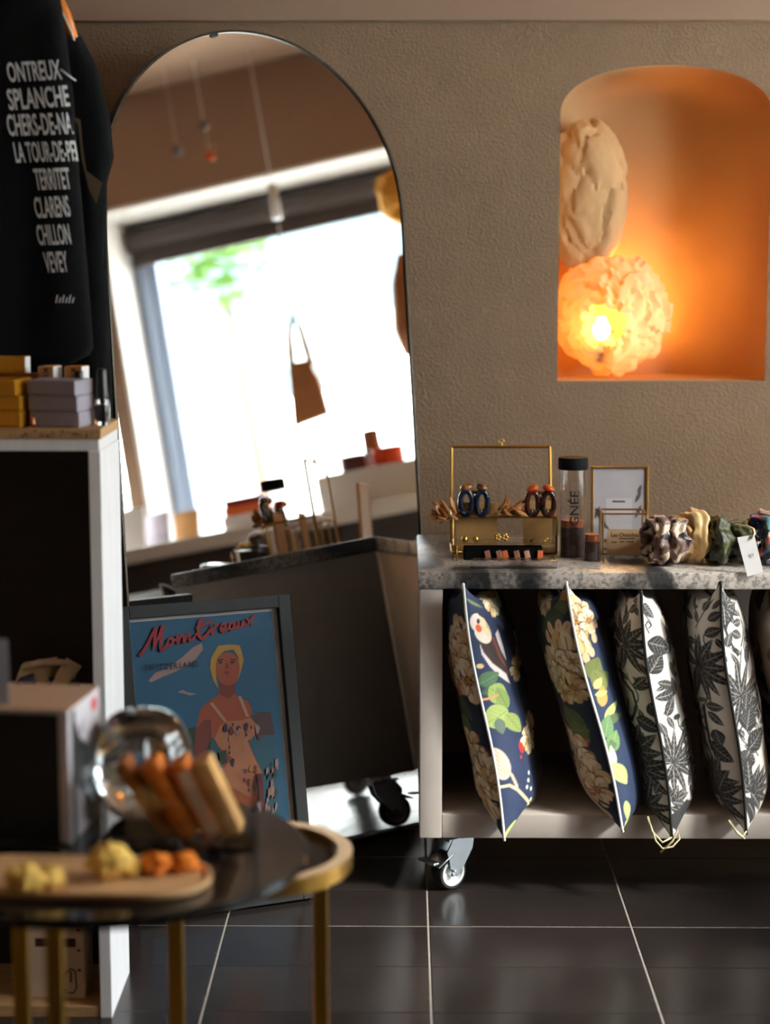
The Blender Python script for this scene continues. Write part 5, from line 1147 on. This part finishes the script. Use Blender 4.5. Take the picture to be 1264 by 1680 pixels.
m = sheet('cloth', tt_, TBY, 0.007, TBD); m.v = [tuple(Vector(v) - b0) for v in m.v]; m.build('bag_body', black_cloth, tb, smooth='all')
from mathutils.bvhtree import BVHTree
bvh = BVHTree.FromPolygons([Vector(v) + b0 for v in m.v], m.f)
m = MB(); C0 = Vector(EYE)
def on_bag(px, py):
    hit = bvh.ray_cast(C0, Vector(ray(px, py)).normalized())[0]
    p = hit if hit is not None else Vector(atY(px, py, TBY))
    return tuple(p + Vector((0, -0.0012, 0)) - b0)
for word, x0, x1, ya, yb, slope in [('ONTREUX', 12, 100, 100, 133, -5), ('SPLANCHE', 13, 113, 143, 178, -7), ('CHERS-DE-NA', 12, 119, 186, 222, -4), ('LA TOUR-DE-PEI', 24, 126, 232, 266, -3), ('TERRITET', 57, 115, 276, 311, -2), ('CLARENS', 57, 114, 322, 357, -3), ('CHILLON', 61, 115, 368, 402, -2), ('VEVEY', 73, 111, 413, 447, -2)]:
    v_, f_, sz = text_mesh(word, 0.018)
    m.add([on_bag(x0 + q[0] / sz[0] * (x1 - x0) + 6 * (1 - q[1] / sz[1]) - 3, yb - q[1] / sz[1] * (yb - ya) + slope * (q[0] / sz[0] - 0.5)) for q in v_], f_)
m.build('lettering', mat('white_print', (196, 194, 192), 0.7), tb)
m = MB()
for k in range(6):
    x = 91 + k * 5.4; m.add([on_bag(x, 497), on_bag(x + 2, 497), on_bag(x + 4.5, 484 + (k % 2) * 4), on_bag(x + 2.5, 484 + (k % 2) * 4)], [(0, 1, 2, 3)])
m.build('small_print', mat('white_print', (196, 194, 192), 0.7), tb)
m = MB()
for s in (-0.10, -0.02): m.tube([Vector(atY(60, -60, 3.285)) + Vector((s, 0, -0.02)) - b0, Vector((atY(60, -60, 3.3)[0] + s, 3.306, 1.80)) - b0, Vector((atY(60, -60, 3.3)[0] + s, 3.32, 1.886)) - b0, Vector((atY(60, -60, 3.3)[0] + s, 3.334, 1.82)) - b0, Vector(atY(60, -60, 3.31)) + Vector((s, 0, -0.02)) - b0], 0.006, 8)
m.build('handle', black_cloth, tb, smooth='all')

# ------------------------------------------------------------------ side tables
TC, TR_, TZ = (-0.400, 2.425), 0.270, 0.52
bt = thing('side_table', 'round black-topped side table with gold legs, holding the platter', 'table', (TC[0], TC[1], 0))
m = MB(); m.lathe([(0.0, TZ - 0.016), (TR_ - 0.004, TZ - 0.016), (TR_, TZ - 0.012), (TR_, TZ - 0.003), (TR_ - 0.003, TZ), (0.0, TZ)], 72); m.build('table_top', mat('black_glass', (20, 20, 20), 0.12, coat=0.3), bt, smooth=True)
def leg(parent, c, x, y, z1, w=0.011):
    m = MB(); m.box((x - c[0] - w, y - c[1] - w, 0.0), (x - c[0] + w, y - c[1] + w, z1), ch=0.002); m.build('leg', gold, parent)
bl_ = [(atY(92, 1600, 2.27)[0], 2.27), (atY(36, 1600, 2.52)[0], 2.52), (TC[0] + 0.12, 2.56)]
bl_[2] = (-0.60, 2.40)
for x, y in bl_: leg(bt, TC, x, y, TZ - 0.0161)
m = MB()
for i in range(3): a, b = bl_[i], bl_[(i + 1) % 3]; m.tube([(a[0] - TC[0], a[1] - TC[1], 0.012), (b[0] - TC[0], b[1] - TC[1], 0.012)], 0.008, 8)
for i in range(3): a, b = bl_[i], bl_[(i + 1) % 3]; m.tube([(a[0] - TC[0], a[1] - TC[1], TZ - 0.026), (b[0] - TC[0], b[1] - TC[1], TZ - 0.026)], 0.006, 8)
m.build('brace', gold, bt, smooth=True)
SC_, SR, SZT = (-0.222, 2.60), 0.147, 0.462
s_t = thing('side_table', 'small round gold-rimmed glass side table nested under the black one', 'table', (SC_[0], SC_[1], 0))
m = MB(); m.lathe([(SR - 0.02, SZT - 0.024), (SR, SZT - 0.024), (SR, SZT), (SR - 0.02, SZT), (SR - 0.02, SZT - 0.024)], 64, cap=False); m.build('rim', brass, s_t, smooth=True)
m = MB(); m.lathe([(0.0, SZT - 0.018), (SR - 0.0202, SZT - 0.018), (SR - 0.0202, SZT - 0.010), (0.0, SZT - 0.010)], 48); m.build('glass_top', mat('smoked_glass', (40, 38, 36), 0.08), s_t, smooth=True)
for px, y in [(527, 2.62)]: leg(s_t, SC_, atY(px, 1600, y)[0], y, SZT - 0.0241)
leg(s_t, SC_, atY(290, 1600, 2.66)[0], 2.66, SZT - 0.0241)
m = MB(); m.lathe([(SR - 0.014, 0), (SR, 0), (SR, 0.012), (SR - 0.014, 0.012), (SR - 0.014, 0)], 48, cap=False); m.build('base_ring', gold, s_t, smooth=True)
# platter with crumbly pieces
pc_ = atZ(128, 1448, TZ)
pl_ = thing('platter', 'oblong beige platter with pale and orange pieces on the black table', 'platter', (pc_[0], pc_[1], TZ), -0.04)
def stadium(L, w, n=14):
    o = []
    for i in range(n + 1): a = -PI / 2 + PI * i / n; o.append((L - w + w * math.cos(a), w * math.sin(a)))
    for i in range(n + 1): a = PI / 2 + PI * i / n; o.append((-L + w + w * math.cos(a), w * math.sin(a)))
    return o
m = MB(); sides = [stadium(0.165, 0.066), stadium(0.172, 0.073), stadium(0.172, 0.073), stadium(0.168, 0.069), stadium(0.164, 0.065)]; zs = [0, 0.006, 0.012, 0.012, 0.0075]
rows = [[(p[0], p[1], z) for p in s] + [(s[0][0], s[0][1], z)] for s, z in zip(sides, zs)]; m.grid(rows)
for r_, rev in ((rows[0], True), (rows[-1], False)): o_ = len(m.v); m.v += r_[:-1]; m.f.append([o_ + i for i in range(len(r_) - 1)][::-1 if rev else 1]); m.mi.append(0)
m.build('dish', mat('platter_beige', (206, 164, 116), 0.5, vary=0.06, scale=20), pl_, smooth=True)
yel, org = mat('yellow_crumble', (228, 186, 92), 0.8, vary=0.15, scale=60), mat('orange_crumble', (232, 128, 22), 0.7, vary=0.2, scale=60)
def lump(label, px, py, r, m_, seed, flat=0.7):
    bm = bmesh.new(); bmesh.ops.create_icosphere(bm, subdivisions=4, radius=1.0)
    for v in bm.verts:
        k = 1 + 0.35 * mnoise.noise(v.co * 2.2 + Vector((seed, 0, 0))) + 0.28 * mnoise.noise(v.co * 5 + Vector((0, seed, 0))) + 0.16 * mnoise.noise(v.co * 11 + Vector((seed, seed, 0)))
        v.co = v.co * k * r; v.co.z *= flat
    zm = min(v.co.z for v in bm.verts)
    for v in bm.verts: v.co.z = max(v.co.z, zm * 0.8) - zm * 0.8
    me = bpy.data.meshes.new('crumble'); bm.to_mesh(me); bm.free(); me.materials.append(m_); me.polygons.foreach_set('use_smooth', [True] * len(me.polygons))
    o = bpy.data.objects.new('dried_piece', me); COL.objects.link(o); p = atZ(px, py, TZ + 0.0076); o.location = (p[0], p[1], TZ + 0.0077); tag(o, label, 'food', 'dried pieces on the platter'); return o
lump('larger pale yellow piece at the platter end by the photo\'s edge', 42, 1462, 0.024, yel, 1); lump('pale yellow piece with brown flecks beside the largest one', 82, 1455, 0.018, yel, 2)
lump('pale yellow piece in the middle of the platter, taller of two', 178, 1440, 0.026, yel, 3, 0.8); lump('small pale yellow piece between the tall one and the orange ones', 212, 1436, 0.015, yel, 4)
lump('long orange piece beside the pale ones on the platter', 256, 1432, 0.02, org, 5, 0.6); lump('orange piece at the rounded end of the platter', 302, 1428, 0.018, org, 6, 0.6)
# acrylic holder with kraft packets
ax0, ax1 = atZ(205, 1402, TZ)[0], atZ(416, 1402, TZ)[0]; ay0, ay1 = 2.412, 2.49; ah = 0.088
ah_ = thing('acrylic_holder', 'clear acrylic holder filled with leaning kraft packets', 'holder', ((ax0 + ax1) / 2, (ay0 + ay1) / 2, TZ)); hw, hd = (ax1 - ax0) / 2, (ay1 - ay0) / 2
for lo, hi in [((-hw, -hd, 0.003), (hw, -hd + 0.003, ah)), ((-hw, hd - 0.003, 0.003), (hw, hd, ah)), ((-hw, -hd + 0.003, 0.003), (-hw + 0.003, hd - 0.003, ah)), ((hw - 0.003, -hd + 0.003, 0.003), (hw, hd - 0.003, ah))]:
    m = MB(); m.box(lo, hi); m.build('wall', clear_sheet, ah_)
m = MB(); m.box((-hw, -hd, 0), (hw, hd, 0.003)); m.build('floor', acrylic, ah_)
def packet(label, px0, px1, wd, th, m_, spine=None, yaw=0.0, dz=0.0, back=0.0):
    b = Vector(atY(px0, 1398, 2.45)); b.z = TZ + 0.006; t_ = Vector(atY(px1, 1246, 2.45 + back)); L = (t_ - b).length
    ua = (t_ - b).normalized(); ny = Vector((0, 1, 0)); ny = (ny - ua * ny.dot(ua)).normalized(); nx = ny.cross(ua); nx2 = nx * math.cos(yaw) + ny * math.sin(yaw); ny2 = ny * math.cos(yaw) - nx * math.sin(yaw)
    t = thing('kraft_packet', label, 'packet', M=frame(b, nx2, ny2, ua), group='kraft packets in the acrylic holder')
    m = MB(); m.box((-th / 2, -wd / 2, 0.012), (th / 2, wd / 2, L), ch=0.003); m.build('wrapper', m_, t, smooth=True)
    if spine: m = MB(); m.box((th / 2 - 0.016, -wd / 2 - 0.0012, 0.014), (th / 2 + 0.0006, -wd / 2 - 0.0002, L - 0.012)); m.build('white_strip', spine, t)
kd = mat('kraft_dark', (150, 84, 26), 0.6, vary=0.15, scale=25); ko = mat('kraft_orange', (206, 112, 24), 0.6, vary=0.2, scale=25)
packet('dark kraft packet leaning against the holder end nearest the glass jar', 292, 200, 0.05, 0.019, kd)
packet('orange kraft packet, second from the glass jar end of the holder', 322, 246, 0.056, 0.026, ko)
packet('kraft packet with a pale strip along its edge', 358, 292, 0.056, 0.024, ko, mat('pale_strip', (206, 176, 150), 0.5))
packet('pale kraft packet at the holder end farthest from the glass jar', 392, 330, 0.05, 0.027, kraft_pale, None, 0.0)
# tall glass jar behind
gj = MB(); pr2 = []
pj = atZ(235, 1378, TZ); HJ = atY(235, 1168, 2.55)[2] - TZ
for k in range(26):
    u = k / 25; a = PI * u; pr2.append((0.070 * math.sin(a) ** 0.62 if 0 < u < 1 else 0.0, HJ / 2 - HJ / 2 * math.cos(a)))
inner = [(max(r - 0.0025, 0.0), 0.003 + z * (HJ - 0.006) / HJ) for r, z in pr2[::-1]]
gj.lathe(pr2, 48, cap=False); gj.lathe(inner, 48, cap=False)
o = gj.build('glass_jar', glass, smooth='all', weld=True); o.location = (atY(237, 1300, 2.57)[0], 2.565, TZ); tag(o, 'large rounded clear glass jar behind the kraft packets', 'jar')
# box with dark front
ca = Vector((-0.452, 2.44, TZ)); ex = Vector((-0.93, -0.12, 0)).normalized(); ey = Vector((0.36, 0.93, 0)).normalized(); BW, BD, BH = 0.16, 0.15, atY(92, 1168, 2.44)[2] - TZ
bx_ = thing('display_box', 'dark-fronted box with white printed side standing on the black table', 'box', M=frame(ca, ex, ey, Vector((0, 0, 1))))
m = MB(); m.box((0.0, 0.0, 0.0), (BW, BD, BH), ch=0.002); m.build('carton', mat('box_white', (206, 200, 204), 0.6), bx_)
m = MB(); m.box((0.014, -0.0012, 0.002), (BW, -0.0002, BH - 0.004)); m.build('front_panel', mat('box_dark', (11, 11, 10), 0.6), bx_)
m = MB(); m.box((0.0, 0.0, BH + 0.0001), (BW, BD, BH + 0.0015)); m.build('lid_panel', mat('box_lid', (176, 140, 112), 0.6), bx_)
m = MB(); k_ = -0.0006
def side_poly(pts, mm): m.use(mm); m.add([(k_, u * BD, v * BH) for u, v in pts], [tuple(range(len(pts)))])
side_poly([(0.08, 0.0), (0.2, 0.0), (0.2, 0.98), (0.08, 0.98)], mat('box_spine', (60, 52, 54), 0.6))
k_ = -0.0009
side_poly([(0.10, 0.85), (0.22, 0.88), (0.30, 0.76), (0.42, 0.70), (0.62, 0.62), (0.70, 0.50), (0.68, 0.40), (0.60, 0.36), (0.72, 0.28), (0.78, 0.20), (0.74, 0.12), (0.62, 0.14), (0.58, 0.2), (0.42, 0.3), (0.24, 0.38), (0.12, 0.5)], ink)
side_poly([(0.72, 0.86), (0.88, 0.86), (0.88, 0.95), (0.72, 0.95)], mat('box_red', (206, 60, 60), 0.6))
side_poly([(0.3, 0.74), (0.42, 0.78), (0.46, 0.88), (0.4, 0.84), (0.34, 0.8)], mat('box_grey', (120, 116, 120), 0.6))
m.build('side_print', None, bx_)
m = MB(); m.box((-0.05, -0.002, 0), (0.05, 0.002, 0.09), ch=0.001); o = m.build('grey_card', mat('grey_board', (112, 106, 108), 0.7)); o.matrix_world = T(*(ca + ex * 0.155 + ey * 0.05 + Vector((0, 0, BH + 0.0016)))) @ R(0.25, 'Z'); tag(o, 'plain grey card standing on the dark-fronted box', 'card')

# ------------------------------------------------------------------ window display, seen in the mirror only
KZ = 0.90
kn = thing('window_counter', 'long white counter with dark apron below the window, seen in the mirror', 'counter', (1.9, 3.3, 0))
m = MB(); m.box((-0.24, -1.0, KZ - 0.05), (0.3, 0.85, KZ), ch=0.004); m.build('worktop', white_paint, kn)
m = MB(); m.box((-0.2, -0.96, KZ - 0.15), (0.28, 0.82, KZ - 0.0502)); m.build('apron', mat('counter_dark', (54, 44, 42), 0.7), kn)
for lx in (-0.18, 0.24):
    for ly in (-0.93, 0.79): m = MB(); m.box((lx - 0.02, ly - 0.02, 0), (lx + 0.02, ly + 0.02, KZ - 0.1501)); m.build('leg', MATS['counter_dark'], kn)
def on_counter(name, label, cat, x, y, boxes):
    t = thing(name, label, cat, (x, y, KZ))
    for nm, lo, hi, mm in boxes: b = MB(); b.box(lo, hi, ch=0.003); b.build(nm, mm, t)
    return t
redm, orm, drk = mat('red_box', (128, 22, 26), 0.5), mat('orange_box', (206, 96, 40), 0.5), mat('dark_red', (70, 24, 28), 0.5)
on_counter('box_stack', 'cream box topped with a red and orange tin on the window counter', 'box', 1.9, 3.42, [('cream_box', (-0.06, -0.09, 0), (0.06, 0.09, 0.06), paper_white), ('orange_band', (-0.06, -0.08, 0.0602), (0.05, 0.07, 0.09), orm), ('red_lid', (-0.055, -0.075, 0.0902), (0.045, 0.065, 0.115), redm)])
on_counter('white_plinth', 'tall white display plinth on the window counter near the back wall', 'plinth', 1.92, 3.88, [('block', (-0.1, -0.2, 0), (0.1, 0.22, 0.13), white_paint)])
def on_plinth(name, label, cat, x, y, prof, mm):
    b = MB(); b.lathe(prof, 24); o = b.build(name, mm, smooth=True); o.location = (x, y, KZ + 0.1301); return tag(o, label, cat)
on_plinth('tin', 'dark red round tin on the white plinth', 'tin', 1.9, 3.80, [(0, 0), (0.045, 0), (0.045, 0.055), (0, 0.055)], drk)
on_plinth('tin', 'bright orange-red round tin on the white plinth', 'tin', 1.9, 3.92, [(0, 0), (0.055, 0), (0.055, 0.06), (0, 0.06)], mat('tin_orange', (214, 70, 30), 0.4))
on_plinth('jar', 'brown jar standing between the tins on the white plinth', 'jar', 1.97, 3.86, [(0, 0), (0.03, 0), (0.03, 0.13), (0.026, 0.14), (0, 0.14)], mat('jar_brown', (150, 104, 62), 0.5))
for k, (y, h, mm) in enumerate([(2.98, 0.16, paper_white), (3.06, 0.13, mat('lilac_paper', (196, 190, 206), 0.7)), (3.16, 0.12, kraft_pale)]):
    b = MB(); b.box((-0.003, -0.05, 0), (0.003, 0.05, h)); o = b.build('greeting_card', mm); o.location = (1.9 + 0.03 * k, y, KZ); o.rotation_euler = (0, 0.2, 0.3); tag(o, ['white', 'pale lilac', 'kraft'][k] + ' card standing on the window counter', 'card', 'cards on the window counter')
# hanging bag
hbg = thing('paper_bag', 'brown shoulder bag hanging in front of the window', 'bag', (2.1, 3.64, 1.25))
bgm = mat('bag_brown', (150, 96, 52), 0.7, vary=0.15, scale=20)
m = MB(); m.prism([(-0.065, 0.0), (0.062, 0.02), (0.05, 0.15), (0.02, 0.22), (-0.045, 0.22)], 0.04, Matrix(((0, 0, 1, -0.02), (1, 0, 0, 0), (0, 1, 0, 0), (0, 0, 0, 1)))); m.build('body', bgm, hbg)
m = MB(); m.tube([(0, -0.04, 0.21), (0, -0.03, 0.32), (0, -0.005, 0.39), (0, 0.015, 0.33), (0, 0.03, 0.2)], 0.012, 8); m.build('strap', bgm, hbg, smooth='all')
m = MB(); m.tube([(0, 0.0, 0.385), (0, 0, 0.55), (0, 0.0, 0.72)], 0.003, 6); m.tube([(0, 0, 0.74), (0, 0, 0.86)], 0.018, 10); m.tube([(0, 0, 0.86), (0, 0, 1.37)], 0.0025, 6); m.build('hanging_rod', white_plastic, hbg, smooth='all')
me = crumple(0, 0, 0, 0.10, 0.10, 0.10, 3, 22, 0.2, sub=3); me.materials.append(mat('yellow_paper', (222, 160, 60), 0.8)); yl = thing('paper_ball', 'yellow crumpled paper ball hanging by the window', 'ornament', (2.05, 4.12, 1.97)); o = bpy.data.objects.new('ball', me); COL.objects.link(o); o.parent = yl
m = MB(); m.tube([(0, 0, 0.08), (0, 0, 0.67)], 0.0015, 5); m.build('thread', white_plastic, yl)
b_ = thing('brown_bag', 'brown cloth bag hanging by the window beside the back wall', 'bag', (2.05, 4.06, 1.40)); m = MB(); m.lathe([(0.0, 0), (0.05, 0.01), (0.07, 0.1), (0.05, 0.26), (0.012, 0.36), (0.0, 0.36)], 20); m.build('body', bgm, b_, smooth='all'); m = MB(); m.tube([(0, 0, 0.35), (0, 0, 0.45)], 0.002, 5); m.build('thread', white_plastic, b_)
for k, (y, z, mm, nm) in enumerate([(3.32, 2.317, 'grey_board', 'grey disc ornament on a thread, lower of the grey pair'), (3.436, 2.268, 'orange_box', 'orange disc ornament on a thread above the window'), (3.432, 2.381, 'grey_board', 'grey disc ornament on a thread, higher of the grey pair')]):
    t = thing('hanging_ornament', nm, 'ornament', (2.1, y, z), 0, 'ornaments hanging from the ceiling'); m = MB(); m.lathe([(0, -0.006), (0.018, -0.004), (0.018, 0.004), (0, 0.006)], 16, R(PI / 2, 'Y')); m.build('disc', MATS[mm], t, smooth=True); m = MB(); m.tube([(0, 0, 0.016), (0, 0, 2.62 - z)], 0.001, 5); m.build('thread', white_plastic, t)
# tree outside
tr = thing('street_tree', 'young green tree outside the window, seen in the mirror', 'tree', (5.2, 2.6, -0.2))
m = MB(); m.tube([(0, 0, 0), (0.02, 0.02, 1.4), (0, 0, 2.6)], [0.05, 0.04, 0.02], 10); m.build('trunk', mat('bark', (96, 80, 62), 0.9), tr, smooth='all')
m = MB(); rg = random.Random(9)
for k in range(420):
    p = Vector((rg.gauss(0, 0.16), rg.gauss(0, 0.16), 2.78 + rg.gauss(0, 0.13))); a = rg.uniform(0, 6.28); s_ = rg.uniform(0.03, 0.06); M = T(*p) @ R(a, 'Z') @ R(rg.uniform(-1, 1), 'X')
    m.add([(-s_, 0, 0), (0, -s_ * 0.5, 0.01), (s_, 0, 0), (0, s_ * 0.5, 0.01)], [(0, 1, 2, 3)], M)
m.build('leaves', mat('leaf_green', (60, 100, 16), 0.6), tr)['kind'] = 'stuff'
